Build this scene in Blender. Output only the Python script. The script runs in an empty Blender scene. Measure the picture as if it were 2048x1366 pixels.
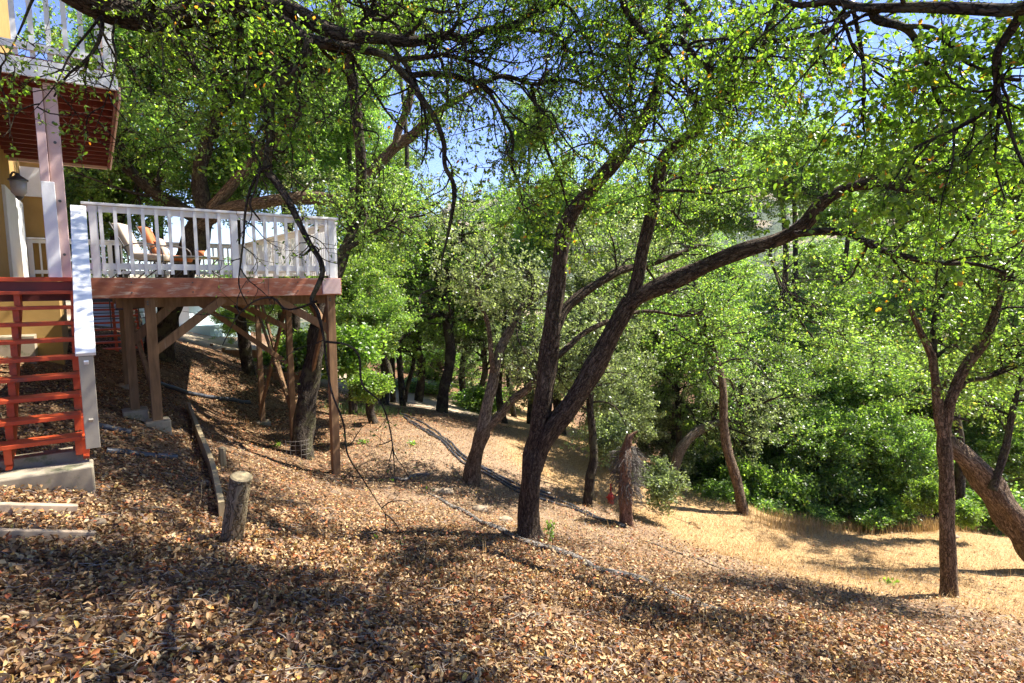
import bpy, math, random
import numpy as np
from mathutils import Vector
rng = np.random.default_rng(7)
random.seed(7)
S = bpy.context.scene
# ------------------------------------------------------------------ camera, world, sun
EYE = 1.6; PITCH = math.radians(6.2); F = 1137.8
cam_d = bpy.data.cameras.new('camera'); cam = bpy.data.objects.new('camera', cam_d)
S.collection.objects.link(cam); S.camera = cam
cam.location = (0, 0, EYE); cam.rotation_euler = (math.pi/2 - PITCH, 0, 0)
cam_d.lens = 20; cam_d.sensor_width = 36; cam_d.clip_start = 0.05; cam_d.clip_end = 6000
SUN_EL, SUN_AZ = math.radians(54), math.radians(68)      # azimuth from +Y towards +X
w = bpy.data.worlds.new('World'); S.world = w; w.use_nodes = True
wn = w.node_tree.nodes; wl = w.node_tree.links
sky = wn.new('ShaderNodeTexSky'); sky.sky_type = 'NISHITA'; sky.sun_disc = False
sky.sun_elevation = SUN_EL; sky.sun_rotation = SUN_AZ; sky.altitude = 900; sky.air_density = 1.0; sky.dust_density = 0.1; sky.ozone_density = 4.5
wn['Background'].inputs['Strength'].default_value = 0.086
skh = wn.new('ShaderNodeHueSaturation'); skh.inputs['Hue'].default_value = .522; skh.inputs['Saturation'].default_value = 1.15
wl.new(sky.outputs[0], skh.inputs['Color']); wl.new(skh.outputs[0], wn['Background'].inputs['Color'])
sd = bpy.data.lights.new('sun', 'SUN'); sd.energy = 5.0; sd.angle = math.radians(0.5); sd.color = (1.0, 0.95, 0.86)
so = bpy.data.objects.new('sun', sd); S.collection.objects.link(so)
SUNV = Vector((math.sin(SUN_AZ)*math.cos(SUN_EL), math.cos(SUN_AZ)*math.cos(SUN_EL), math.sin(SUN_EL)))
so.rotation_euler = SUNV.to_track_quat('Z', 'Y').to_euler(); so.location = (10, 0, 20)
S.view_settings.view_transform = 'Standard'; S.view_settings.look = 'None'
S.view_settings.exposure = 1.8; S.view_settings.gamma = 1; S.view_settings.use_curve_mapping = False
S.render.engine = 'CYCLES'
S.cycles.max_bounces = 8; S.cycles.diffuse_bounces = 4; S.cycles.transmission_bounces = 5; S.cycles.glossy_bounces = 2
S.cycles.sample_clamp_indirect = 6.0
S.cycles.use_denoising = True

# ------------------------------------------------------------------ helpers
def P(px, py, Y):
    dx = (px-1024)/F; dy = (683-py)/F
    d = np.array([dx, math.cos(PITCH)+dy*math.sin(PITCH), -math.sin(PITCH)+dy*math.cos(PITCH)])
    return d*(Y/d[1]) + np.array([0, 0, EYE])

def tag(o, label=None, cat=None, group=None, kind=None):
    if label: o['label'] = label
    if cat: o['category'] = cat
    if group: o['group'] = group
    if kind: o['kind'] = kind
    return o
def empty(name, loc, label, cat, group=None):
    o = bpy.data.objects.new(name, None); S.collection.objects.link(o); o.location = loc
    o.empty_display_size = .2
    return tag(o, label, cat, group)
def link_mesh(name, me, mat, parent=None, smooth=False):
    o = bpy.data.objects.new(name, me); S.collection.objects.link(o)
    if mat and not me.materials: me.materials.append(mat)
    if parent is not None:
        o.parent = parent
        o.matrix_parent_inverse.identity()
        o.location = tuple(-c for c in parent.location)
    if smooth: me.polygons.foreach_set('use_smooth', np.ones(len(me.polygons), dtype=bool))
    return o
def np_mesh(name, V, Fc, k=None):
    """V (n,3); Fc (m,k) int array, or list of such arrays"""
    if not isinstance(Fc, list): Fc = [Fc]
    me = bpy.data.meshes.new(name)
    V = np.asarray(V, dtype=np.float32)
    me.vertices.add(len(V)); me.vertices.foreach_set('co', V.ravel())
    loops = np.concatenate([f.ravel() for f in Fc]).astype(np.int32)
    tot = np.concatenate([np.full(len(f), f.shape[1], np.int32) for f in Fc])
    start = np.concatenate([[0], np.cumsum(tot)[:-1]]).astype(np.int32)
    me.loops.add(len(loops)); me.loops.foreach_set('vertex_index', loops)
    me.polygons.add(len(tot)); me.polygons.foreach_set('loop_start', start)
    me.polygons.foreach_set('loop_total', tot)
    me.update(calc_edges=True)
    return me
def attr_vec(me, name, data):
    a = me.attributes.new(name, 'FLOAT_VECTOR', 'POINT'); a.data.foreach_set('vector', np.asarray(data, np.float32).ravel())
def attr_f(me, name, data):
    a = me.attributes.new(name, 'FLOAT', 'POINT'); a.data.foreach_set('value', np.asarray(data, np.float32).ravel())
def norm(a): return a/np.maximum(np.linalg.norm(a, axis=-1, keepdims=True), 1e-9)

class MB:
    def __init__(s): s.v = []; s.f = []
    def quadbox(s, c):   # 8 corners: bottom 0-3 ccw, top 4-7
        b = len(s.v); s.v += [tuple(p) for p in c]
        s.f += [(b+3,b+2,b+1,b), (b+4,b+5,b+6,b+7)] + [(b+i, b+(i+1)%4, b+4+(i+1)%4, b+4+i) for i in range(4)]
    def poly(s, loop, ext):    # prism from a loop of points, extruded by vector
        b = len(s.v); n = len(loop); e = np.array(ext)
        s.v += [tuple(p) for p in loop] + [tuple(np.array(p)+e) for p in loop]
        s.f += [tuple(range(b, b+n))[::-1], tuple(range(b+n, b+2*n))] + [(b+i, b+(i+1)%n, b+n+(i+1)%n, b+n+i) for i in range(n)]
    def beam(s, p, q, w, h, up=(0,0,1)):
        p = np.array(p, float); q = np.array(q, float); t = norm(q-p); up = np.array(up, float)
        a = np.cross(t, up)
        if np.linalg.norm(a) < 1e-3: a = np.cross(t, np.array([Dv[0], Dv[1], 0]))
        a = norm(a)*w/2; b = norm(np.cross(a, t))*h/2
        s.quadbox([p-a-b, p+a-b, p+a+b, p-a+b, q-a-b, q+a-b, q+a+b, q-a+b])
    def tube(s, pts, r, n=8):
        V, Fq, _ = tubes(np.array([resample(pts, max(4, len(pts)*3))]), np.array([np.interp(np.linspace(0,1,max(4,len(pts)*3)), np.linspace(0,1,len(np.atleast_1d(r))) if np.ndim(r) else [0,1], r if np.ndim(r) else [r,r])]), n)
        b = len(s.v); s.v += [tuple(x) for x in V]; s.f += [tuple(int(i)+b for i in q) for q in Fq]
        K = max(4, len(pts)*3)
        s.f += [tuple(range(b, b+n))[::-1], tuple(range(b+(K-1)*n, b+K*n))]
    def lathe(s, c, prof, n=16, axis=None):
        b = len(s.v); c = np.array(c, float)
        for r, z in prof:
            for i in range(n):
                a = 2*math.pi*i/n; s.v.append((c[0]+r*math.cos(a), c[1]+r*math.sin(a), c[2]+z))
        for k in range(len(prof)-1):
            for i in range(n): s.f.append((b+k*n+i, b+k*n+(i+1)%n, b+(k+1)*n+(i+1)%n, b+(k+1)*n+i))
        s.f += [tuple(range(b, b+n))[::-1], tuple(range(b+(len(prof)-1)*n, b+len(prof)*n))]
    def build(s, name, mat, parent=None, bevel=0, smooth=False):
        me = bpy.data.meshes.new(name); me.from_pydata(s.v, [], s.f); me.update()
        o = link_mesh(name, me, mat, parent, smooth)
        if bevel:
            m = o.modifiers.new('bev', 'BEVEL'); m.width = bevel; m.segments = 2; m.limit_method = 'ANGLE'
        return o

def resample(pts, K):
    """Catmull-Rom through pts, K evenly spaced samples"""
    p = np.array(pts, float)
    q = np.vstack([2*p[0]-p[1], p, 2*p[-1]-p[-2]])
    out = []
    for i in range(len(p)-1):
        t = np.linspace(0, 1, 12, endpoint=False)[:, None]
        a, b, c, d = q[i], q[i+1], q[i+2], q[i+3]
        out.append(.5*((2*b)+(-a+c)*t+(2*a-5*b+4*c-d)*t**2+(-a+3*b-3*c+d)*t**3))
    out = np.vstack(out+[p[-1:]])
    L = np.concatenate([[0], np.cumsum(np.linalg.norm(np.diff(out[:, :3], axis=0), axis=1))])
    u = np.linspace(0, L[-1], K)
    return np.stack([np.interp(u, L, out[:, j]) for j in range(out.shape[1])], 1)

def tubes(Pt, R, n, rough=0, seed=0):
    """batch of N polylines Pt (N,K,3), radii (N,K) -> verts, quads, bark coords"""
    N, K, _ = Pt.shape
    T = norm(np.gradient(Pt, axis=1))
    ov = norm(Pt[:, -1]-Pt[:, 0])
    r = np.random.default_rng(abs(seed)).normal(size=(N, 3)); ref = norm(np.cross(ov, r))
    A = norm(np.cross(T, ref[:, None, :])); B = np.cross(T, A)
    ph = np.arange(n)*2*math.pi/n
    L = np.concatenate([np.zeros((N, 1)), np.cumsum(np.linalg.norm(np.diff(Pt, axis=1), axis=2), axis=1)], 1)
    RR = R[:, :, None]*np.ones(n)
    if rough:
        for k, am in ((2, .5), (3, .5), (5, .35), (7, .25), (11, .2)):
            o1, o2 = np.random.default_rng(abs(seed)+k).uniform(0, 6.28, 2)
            RR = RR*(1+rough*am*np.sin(k*ph[None, None, :]+o1+1.3*np.sin(L[:, :, None]*(1.2+k*.35)+o2)))
        RR = RR*(1+rough*.5*np.sin(L[:, :, None]*7+ph*2))
    V = Pt[:, :, None, :]+RR[..., None]*(np.cos(ph)[None, None, :, None]*A[:, :, None, :]+np.sin(ph)[None, None, :, None]*B[:, :, None, :])
    rm = R.mean(axis=1)[:, None, None]*np.ones((1, K, n))
    off = np.arange(N)[:, None, None]*3.7
    bark = np.stack([np.cos(ph)*rm+off, np.sin(ph)*rm, L[:, :, None]*np.ones(n)], -1)
    i = np.arange(N)[:, None, None]*K*n; j = np.arange(K-1)[None, :, None]*n; k = np.arange(n)[None, None, :]; k2 = (k+1) % n
    Q = np.stack([i+j+k, i+j+k2, i+j+n+k2, i+j+n+k], -1).reshape(-1, 4)
    return V.reshape(-1, 3), Q, bark.reshape(-1, 3)

def tube_obj(name, Pt, R, n, mat, parent=None, rough=0, seed=0, cap=False):
    V, Q, bk = tubes(Pt, R, n, rough, seed)
    me = np_mesh(name, V, Q); attr_vec(me, 'bark', bk)
    return link_mesh(name, me, mat, parent, smooth=True)

# ------------------------------------------------------------------ materials
def new_mat(name):
    m = bpy.data.materials.new(name); m.use_nodes = True
    nt = m.node_tree; b = nt.nodes['Principled BSDF']
    return m, nt.nodes, nt.links, b
def ramp(N, L, src, stops, interp='LINEAR'):
    r = N.new('ShaderNodeValToRGB'); r.color_ramp.interpolation = interp
    e = r.color_ramp.elements
    while len(e) < len(stops): e.new(.5)
    for x, (p, c) in zip(e, stops): x.position = p; x.color = (*c, 1)
    L.new(src, r.inputs['Fac']); return r.outputs['Color']
def noise(N, L, vec, scale, detail=4, rough=.55, mul=None):
    if mul is not None:
        mp = N.new('ShaderNodeMapping'); mp.inputs['Scale'].default_value = mul; L.new(vec, mp.inputs[0]); vec = mp.outputs[0]
    n = N.new('ShaderNodeTexNoise'); n.inputs['Scale'].default_value = scale; n.inputs['Detail'].default_value = detail
    n.inputs['Roughness'].default_value = rough; L.new(vec, n.inputs['Vector']); return n.outputs['Fac']
def mixc(N, L, fac, a, b, mode='MIX'):
    m = N.new('ShaderNodeMix'); m.data_type = 'RGBA'; m.blend_type = mode
    for s, v in ((m.inputs['Factor'], fac), (m.inputs[6], a), (m.inputs[7], b)):
        if hasattr(v, 'links') or hasattr(v, 'is_linked'): L.new(v, s)
        elif isinstance(v, tuple): s.default_value = (*v, 1)
        else: s.default_value = v
    return m.outputs[2]
def bump(N, L, b, h, strength, dist=.02):
    bp = N.new('ShaderNodeBump'); bp.inputs['Strength'].default_value = strength; bp.inputs['Distance'].default_value = dist
    L.new(h, bp.inputs['Height']); L.new(bp.outputs[0], b.inputs['Normal'])
def objco(N): return N.new('ShaderNodeTexCoord').outputs['Object']

def wood_mat(name, c1, c2, scale=6, rough=.75, worn=None, wornamt=.5, stretch=(1, 1, 1)):
    m, N, L, b = new_mat(name); co = objco(N)
    g = noise(N, L, co, scale, 6, .6, mul=stretch)
    col = ramp(N, L, g, [(.3, c1), (.7, c2)])
    if worn:
        w_ = noise(N, L, co, 3.2, 8, .7, mul=stretch)
        f = ramp(N, L, w_, [(wornamt, (0, 0, 0)), (wornamt+.09, (1, 1, 1))])
        col = mixc(N, L, f, col, worn)
    L.new(col, b.inputs['Base Color']); b.inputs['Roughness'].default_value = rough
    bump(N, L, b, noise(N, L, co, scale*6, 3, .5, mul=stretch), .3, .004)
    return m
M = {}
M['white'] = wood_mat('white_paint', (.74, .74, .73), (.82, .82, .81), 5, .5, worn=(.50, .47, .43), wornamt=.64)
M['red'] = wood_mat('red_paint', (.50, .06, .012), (.62, .09, .02), 6, .5, worn=(.26, .06, .03), wornamt=.56)
M['darkred'] = wood_mat('dark_red_stain', (.13, .026, .018), (.21, .04, .028), 4, .6)
M['redwood'] = wood_mat('worn_redwood', (.30, .085, .045), (.44, .17, .09), 5, .7, worn=(.48, .33, .25), wornamt=.53, stretch=(1, 1, 5))
M['pink'] = wood_mat('faded_pink_paint', (.58, .40, .37), (.66, .48, .45), 4, .6)
M['post'] = wood_mat('brown_timber', (.13, .07, .03), (.27, .15, .068), 7, .85, stretch=(3, 3, .4), worn=(.30, .21, .13), wornamt=.60)
M['greywood'] = wood_mat('weathered_timber', (.24, .18, .095), (.38, .30, .17), 9, .85, stretch=(4, 4, .5), worn=(.24, .19, .10), wornamt=.58)
M['board'] = wood_mat('pale_board', (.32, .235, .16), (.42, .32, .22), 5, .8)
M['concrete'] = wood_mat('concrete', (.27, .22, .15), (.36, .30, .21), 5, .9, worn=(.15, .15, .075), wornamt=.53)
M['stucco'] = wood_mat('ochre_stucco', (.33, .195, .055), (.40, .245, .075), 3, .9)
M['teal'] = wood_mat('pale_teal_siding', (.42, .56, .54), (.48, .62, .60), 2, .8)
M['palewall'] = wood_mat('pale_wall', (.62, .66, .70), (.70, .73, .76), 2, .8)
M['pipe'] = wood_mat('black_pipe', (.02, .022, .03), (.05, .055, .07), 20, .35)
M['rust'] = wood_mat('rust_cushion', (.40, .12, .04), (.48, .16, .06), 12, .9)
M['floral'] = wood_mat('floral_cushion', (.42, .34, .26), (.50, .41, .32), 12, .9, worn=(.45, .16, .10), wornamt=.55)
M['metal'] = wood_mat('dark_metal', (.06, .06, .06), (.09, .085, .08), 10, .4)
M['hyd'] = wood_mat('red_plastic', (.55, .03, .02), (.62, .05, .03), 10, .4)
M['glass'], N, L, b = new_mat('window_glass'); b.inputs['Base Color'].default_value = (.02, .03, .04, 1); b.inputs['Roughness'].default_value = .35; b.inputs['Specular IOR Level'].default_value = .05; b.inputs['IOR'].default_value = 1.1
M['shaded_white'] = wood_mat('shaded_white_paint', (.36, .31, .235), (.44, .38, .29), 4, .7, worn=(.40, .34, .27), wornamt=.6)  # white paint with shade put into its colour, plus worn patches
M['blue'] = wood_mat('blue_tarp', (.05, .16, .5), (.07, .2, .6), 10, .5)
M['stone'] = wood_mat('pale_stone', (.22, .16, .10), (.33, .25, .17), 6, .9)
M['lamp'] = wood_mat('lamp_glass', (.35, .33, .30), (.45, .42, .38), 6, .2)

def bark_mat(name, c1, c2, c3, moss=None, sc=1.0):
    m, N, L, b = new_mat(name)
    a = N.new('ShaderNodeAttribute'); a.attribute_name = 'bark'; v = a.outputs['Vector']
    g = noise(N, L, v, 42*sc, 6, .65, mul=(1, 1, .22))
    g2 = noise(N, L, v, 9*sc, 3, .5, mul=(1, 1, .5))
    col = ramp(N, L, g, [(.34, c1), (.52, c2), (.72, c3)])
    col = mixc(N, L, ramp(N, L, g2, [(.35, (0, 0, 0)), (.7, (.7, .7, .7))]), col, tuple(x*.55 for x in c2))
    vo = N.new('ShaderNodeTexVoronoi'); vo.feature = 'DISTANCE_TO_EDGE'; vo.inputs['Scale'].default_value = 26*sc
    mv = N.new('ShaderNodeMapping'); mv.inputs['Scale'].default_value = (1, 1, .2); nv = N.new('ShaderNodeTexNoise'); nv.inputs['Scale'].default_value = 14; L.new(v, nv.inputs['Vector'])
    vv = N.new('ShaderNodeVectorMath'); vv.operation = 'MULTIPLY_ADD'; L.new(nv.outputs['Color'], vv.inputs[0]); vv.inputs[1].default_value = (.09, .09, .3); L.new(v, vv.inputs[2]); L.new(vv.outputs[0], mv.inputs[0]); L.new(mv.outputs[0], vo.inputs['Vector'])
    crk = ramp(N, L, vo.outputs['Distance'], [(.0, (.34, .31, .28)), (.12, (1, 1, 1))])
    col = mixc(N, L, .85, col, crk, 'MULTIPLY')
    if moss: col = mixc(N, L, ramp(N, L, noise(N, L, objco(N), 3.5, 5, .6), [(.52, (0, 0, 0)), (.62, (1, 1, 1))]), col, moss)
    L.new(col, b.inputs['Base Color']); b.inputs['Roughness'].default_value = .95; b.inputs['Specular IOR Level'].default_value = .15
    hsum = N.new('ShaderNodeMath'); hsum.operation = 'MULTIPLY_ADD'; L.new(crk, hsum.inputs[0]); hsum.inputs[1].default_value = .8; L.new(g, hsum.inputs[2])
    bump(N, L, b, hsum.outputs[0], 1.0, .03)
    return m
M['bark'] = bark_mat('oak_bark', (.030, .021, .015), (.115, .082, .057), (.27, .205, .15))
M['bark_warm'] = bark_mat('warm_bark', (.06, .042, .028), (.21, .145, .095), (.40, .30, .21))
M['bark_dark'] = bark_mat('dark_mossy_bark', (.022, .018, .014), (.075, .058, .044), (.18, .145, .11), moss=(.10, .09, .05))
M['bark_grey'] = bark_mat('grey_bark', (.09, .07, .05), (.24, .195, .15), (.40, .34, .27))
M['deadwood'] = bark_mat('grey_deadwood', (.12, .10, .09), (.27, .24, .21), (.42, .38, .34))
M['splitlog'] = bark_mat('split_log', (.24, .18, .10), (.40, .32, .19), (.54, .45, .29), sc=.8)
M['strip'] = bark_mat('shredded_bark', (.14, .07, .04), (.34, .19, .12), (.50, .36, .26), sc=1.5)

def leaf_mat(name, stops, trans, tw=.42, rough=.38, hue=.012):
    m, N, L, b = new_mat(name)
    geo = N.new('ShaderNodeNewGeometry'); oi = N.new('ShaderNodeObjectInfo')
    col = ramp(N, L, geo.outputs['Random Per Island'], stops)
    hs = N.new('ShaderNodeHueSaturation'); L.new(col, hs.inputs['Color'])
    mr = N.new('ShaderNodeMapRange'); L.new(oi.outputs['Random'], mr.inputs[0]); mr.inputs[3].default_value = .5-hue; mr.inputs[4].default_value = .5+hue
    L.new(mr.outputs[0], hs.inputs['Hue'])
    ta = N.new('ShaderNodeAttribute'); ta.attribute_name = 'tone'
    tm = N.new('ShaderNodeMath'); tm.operation = 'ADD'; L.new(ta.outputs['Fac'], tm.inputs[0]); tm.inputs[1].default_value = 1.0; L.new(tm.outputs[0], hs.inputs['Value'])
    L.new(hs.outputs[0], b.inputs['Base Color']); b.inputs['Roughness'].default_value = rough
    b.inputs['Specular IOR Level'].default_value = .55
    t = N.new('ShaderNodeBsdfTranslucent')
    tc = mixc(N, L, 1.0, hs.outputs[0], trans, 'MULTIPLY'); L.new(tc, t.inputs['Color'])
    mx = N.new('ShaderNodeMixShader'); mx.inputs[0].default_value = tw
    L.new(b.outputs[0], mx.inputs[1]); L.new(t.outputs[0], mx.inputs[2])
    L.new(mx.outputs[0], N['Material Output'].inputs['Surface'])
    return m
g_ = [(0, (.05, .085, .022)), (.45, (.085, .14, .030)), (.85, (.14, .21, .04)), (.975, (.19, .24, .05)), (.982, (.40, .26, .03)), (.99, (.40, .13, .03)), (1, (.25, .10, .03))]
M['leaf_near'] = leaf_mat('near_oak_leaf', g_, (3.4, 3.7, 1.1), .55)
M['leaf_oak'] = leaf_mat('oak_leaf', [(0, (.055, .095, .03)), (.5, (.108, .17, .05)), (.93, (.19, .26, .08)), (.98, (.25, .27, .08)), (1, (.30, .22, .08))], (2.7, 3.0, 1.1), .5)
M['leaf_bright'] = leaf_mat('bright_leaf', [(0, (.065, .11, .03)), (.5, (.115, .18, .042)), (1, (.20, .26, .07))], (2.6, 2.9, 1.0), .5)
M['leaf_grey'] = leaf_mat('grey_green_leaf', [(0, (.085, .11, .05)), (.5, (.15, .18, .085)), (1, (.27, .30, .17))], (2.4, 2.6, 1.3), .42)
M['leaf_dark'] = leaf_mat('dark_leaf', [(0, (.04, .065, .02)), (.5, (.07, .105, .03)), (1, (.13, .17, .05))], (2.4, 2.8, 1.2), .35)
M['litter'] = leaf_mat('fallen_leaf', [(0, (.07, .04, .025)), (.22, (.15, .08, .045)), (.42, (.30, .165, .065)), (.62, (.43, .265, .11)), (.80, (.56, .40, .195)), (.86, (.30, .26, .14)), (.91, (.52, .20, .06)), (.96, (.42, .11, .04)), (.985, (.60, .42, .08)), (1, (.20, .10, .05))], (1, .9, .7), .15, .6, .005)
M['straw'] = leaf_mat('dry_grass', [(0, (.30, .18, .07)), (.5, (.44, .29, .12)), (1, (.56, .41, .21))], (1, .95, .8), .3, .7, .004)
M['drytwig'] = leaf_mat('dry_twig', [(0, (.16, .12, .09)), (1, (.36, .30, .24))], (1, 1, 1), .05, .8, .004)
M['grass'] = leaf_mat('green_grass', [(0, (.08, .15, .03)), (1, (.16, .26, .06))], (2, 2.2, 1), .4, .5, .01)

# ------------------------------------------------------------------ terrain
ctrl = []
def cz(x, y, z): ctrl.append((x, y, z))
def plane(x, y): return -.19*x-.25*y
for x in (-5, -2, 1, 4, 7):
    for y in (-4, 0, 3): cz(x, y, plane(x, y))
for px, py, Y in [(80, 1060, 4.35), (470, 1078, 5.4), (650, 945, 10.5), (558, 885, 12.4), (508, 850, 14.9), (1060, 1072, 8.3),
                  (1900, 1190, 8.2), (2048, 1330, 5.1), (1500, 1110, 11), (1490, 1028, 13.2), (1700, 1068, 13.8), (2048, 1085, 12.5),
                  (1252, 1045, 10.4), (1172, 1012, 11.5), (945, 970, 11.2), (880, 824, 20), (785, 805, 22), (1000, 855, 18),
                  (1370, 960, 17), (80, 965, 5.35), (275, 830, 8.8), (220, 702, 14.5), (600, 745, 22), (400, 715, 17),
                  (700, 1000, 8.7), (850, 900, 12), (250, 800, 9.8), (600, 850, 14.5), (1700, 1000, 22)]:
    p = P(px, py, Y); cz(*p)
for x, y, z in [(-9, 5, -.1), (-9, 10, .1), (-13, 14, .2), (-14, 22, -.4), (-14, 35, -2), (0, 35, -6), (15, 35, -11), (30, 35, -14), (35, 10, -9), (20, 6, -6),
                (30, 0, -7), (-12, -4, 1), (20, 22, -8.5), (50, 60, -22), (0, 60, -12), (-25, 60, -5), (-30, 20, 1), (-30, 0, 3), (10, -8, -.5), (-5, -9, 2), (70, 20, -20)]: cz(x, y, z)
C = np.array(ctrl)
def U(r2): return .5*r2*np.log(np.maximum(r2, 1e-9))
n_ = len(C); d2 = ((C[:, None, :2]-C[None, :, :2])**2).sum(-1)
Am = np.zeros((n_+3, n_+3)); Am[:n_, :n_] = U(d2)+np.eye(n_)*.6
Am[:n_, n_] = 1; Am[:n_, n_+1:] = C[:, :2]; Am[n_:, :n_] = Am[:n_, n_:].T
Wt = np.linalg.solve(Am, np.concatenate([C[:, 2], [0, 0, 0]]))
def sn(x, y, f, s):
    return np.sin(x*f+s+1.7*np.sin(y*f*.7+s*2))*np.sin(y*f*1.1+s*3+1.3*np.sin(x*f*.8))
def gz(x, y):
    x = np.asarray(x, float); y = np.asarray(y, float); sh = x.shape; X = x.ravel(); Y = y.ravel()
    z = Wt[n_]+Wt[n_+1]*X+Wt[n_+2]*Y
    for i in range(n_): z = z+Wt[i]*U((X-C[i, 0])**2+(Y-C[i, 1])**2)
    z = z+.030*sn(X, Y, 1.9, 1)+.018*sn(X, Y, 4.3, 2)+.010*sn(X, Y, 9.1, 3)
    return z.reshape(sh)
def G(px, py):
    """point where the ray through a pixel meets the ground"""
    Ys = np.linspace(1.5, 45, 900); pts = np.array([P(px, py, y) for y in Ys]); h = pts[:, 2]-gz(pts[:, 0], pts[:, 1])
    i = np.argmax(h < 0)
    if h[i] >= 0: i = len(Ys)-1
    return pts[max(i, 1)-1]*.5+pts[i]*.5
def grid_mesh(name, xs, ys, zf):
    X, Y = np.meshgrid(xs, ys); Z = zf(X, Y)
    V = np.stack([X, Y, Z], -1).reshape(-1, 3); nx = len(xs); ny = len(ys)
    i = np.arange(ny-1)[:, None]*nx+np.arange(nx-1)[None, :]
    return np_mesh(name, V, np.stack([i, i+1, i+nx+1, i+nx], -1).reshape(-1, 4)), V
def smooth01(t): t = np.clip(t, 0, 1); return t*t*(3-2*t)
def gold(x, y):
    g = smooth01((.55*x+.83*y-10.1+1.5*smooth01((x-2.5)/2.5)+.9*sn(x, y, .9, 5))/1.6)*(1-smooth01((.1*x+y-15.6)/1.2)*smooth01((x-2.5)/1.5)*.9)
    return g*smooth01((x+.9)/1.6)
def soft(x, y):      # pale straw and dust creeping up the slope
    return smooth01((.40*x+.80*y-5.2+.8*sn(x, y, 1.3, 8)+.5*sn(x, y, 3.7, 4))/4.5)*smooth01((x+4.2)/2)
def edge_axis(lo, a, b, hi, step):
    mid = np.arange(a, b, step)
    l = a-np.geomspace(step, a-lo, 26)[::-1]; r = b+np.geomspace(step, hi-b, 26)
    return np.unique(np.concatenate([l, mid, r]))
xs = edge_axis(-120, -12, 14, 160, .14); ys = edge_axis(-40, -1, 20, 120, .14)
def zf(X, Y):
    far = smooth01((np.hypot(X-5, Y-10)-45)/40)
    return gz(np.clip(X, -45, 75), np.clip(Y, -12, 65))*(1-far)+(-16)*far
me, V = grid_mesh('ground', xs, ys, zf)
attr_f(me, 'gold', gold(V[:, 0], V[:, 1]))
attr_f(me, 'dust', .5*soft(V[:, 0], V[:, 1])*(1-smooth01((V[:, 1]-15)/2)))
dirt = smooth01(1-np.abs(V[:, 1]-24-.3*V[:, 0]*0)/5)*smooth01((V[:, 1]-17)/3)*smooth01((-V[:, 0]+1)/3)
attr_f(me, 'dirt', dirt)
m, N, L, b = new_mat('leafy_ground'); co = objco(N)
vor = N.new('ShaderNodeTexVoronoi'); vor.inputs['Scale'].default_value = 26; vor.inputs['Randomness'].default_value = 1
mpp = N.new('ShaderNodeMapping'); L.new(co, mpp.inputs[0])
nz = N.new('ShaderNodeTexNoise'); nz.inputs['Scale'].default_value = 9; L.new(co, nz.inputs['Vector'])
vm = N.new('ShaderNodeVectorMath'); vm.operation = 'MULTIPLY_ADD'; L.new(nz.outputs['Color'], vm.inputs[0]); vm.inputs[1].default_value = (.12, .12, .12); L.new(co, vm.inputs[2])
L.new(vm.outputs[0], vor.inputs['Vector'])
sepc = N.new('ShaderNodeSeparateColor'); L.new(vor.outputs['Color'], sepc.inputs[0])
lit = ramp(N, L, sepc.outputs[0], [(0, (.05, .03, .018)), (.3, (.13, .075, .038)), (.6, (.26, .16, .085)), (.85, (.42, .29, .16)), (.97, (.40, .13, .05))])
edge = ramp(N, L, vor.outputs['Distance'], [(.25, (1, 1, 1)), (.7, (.35, .3, .28))])
lit = mixc(N, L, 1.0, lit, edge, 'MULTIPLY')
soil = ramp(N, L, noise(N, L, co, 3, 8, .7), [(.35, (.11, .065, .038)), (.65, (.32, .215, .135))])
lit = mixc(N, L, ramp(N, L, noise(N, L, co, 1.3, 6, .65), [(.50, (0, 0, 0)), (.66, (.75, .75, .75))]), lit, soil)
gn = noise(N, L, co, 30, 8, .75, mul=(1, .35, 1))
straw = ramp(N, L, gn, [(.33, (.20, .11, .05)), (.5, (.38, .24, .11)), (.68, (.52, .37, .19))])
straw = mixc(N, L, ramp(N, L, noise(N, L, co, .9, 5, .7), [(.56, (0, 0, 0)), (.7, (.7, .7, .7))]), straw, (.33, .21, .12))
ga = N.new('ShaderNodeAttribute'); ga.attribute_name = 'gold'; da = N.new('ShaderNodeAttribute'); da.attribute_name = 'dirt'
ua = N.new('ShaderNodeAttribute'); ua.attribute_name = 'dust'
lit = mixc(N, L, ua.outputs['Fac'], lit, ramp(N, L, gn, [(.35, (.17, .11, .07)), (.62, (.42, .31, .21))]))
col = mixc(N, L, ga.outputs['Fac'], lit, straw); col = mixc(N, L, da.outputs['Fac'], col, (.48, .38, .27))
L.new(col, b.inputs['Base Color']); b.inputs['Roughness'].default_value = .95; b.inputs['Specular IOR Level'].default_value = .1
bump(N, L, b, vor.outputs['Distance'], .8, .03)
link_mesh('ground', me, m, None, True)['kind'] = 'structure'

# far hills, one sheet out to the horizon
def hz(X, Y):
    r = np.hypot(X, Y); az = np.degrees(np.arctan2(X, Y))
    h = 18*sn(X, Y, .006, 1)+10*sn(X, Y, .017, 2)+5*sn(X, Y, .041, 3)+2.5*sn(X, Y, .09, 4)
    top = np.interp(az, [-60, -22, -9, -6, -2, 5, 20, 35, 50, 70], [10, 15, 90, 140, 150, 156, 160, 172, 150, 140])
    rise = smooth01((r-170)/780)
    return -24+rise*(top+h*1.0)+smooth01((r-110)/80)*4
az = np.radians(np.linspace(-75, 75, 260)); rr = np.concatenate([np.linspace(100, 1100, 130), np.geomspace(1120, 4500, 14)])
AZ, RR = np.meshgrid(az, rr); HX = RR*np.sin(AZ); HY = RR*np.cos(AZ)
V = np.stack([HX, HY, hz(HX, HY)], -1).reshape(-1, 3)
i = np.arange(len(rr)-1)[:, None]*len(az)+np.arange(len(az)-1)[None, :]
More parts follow.
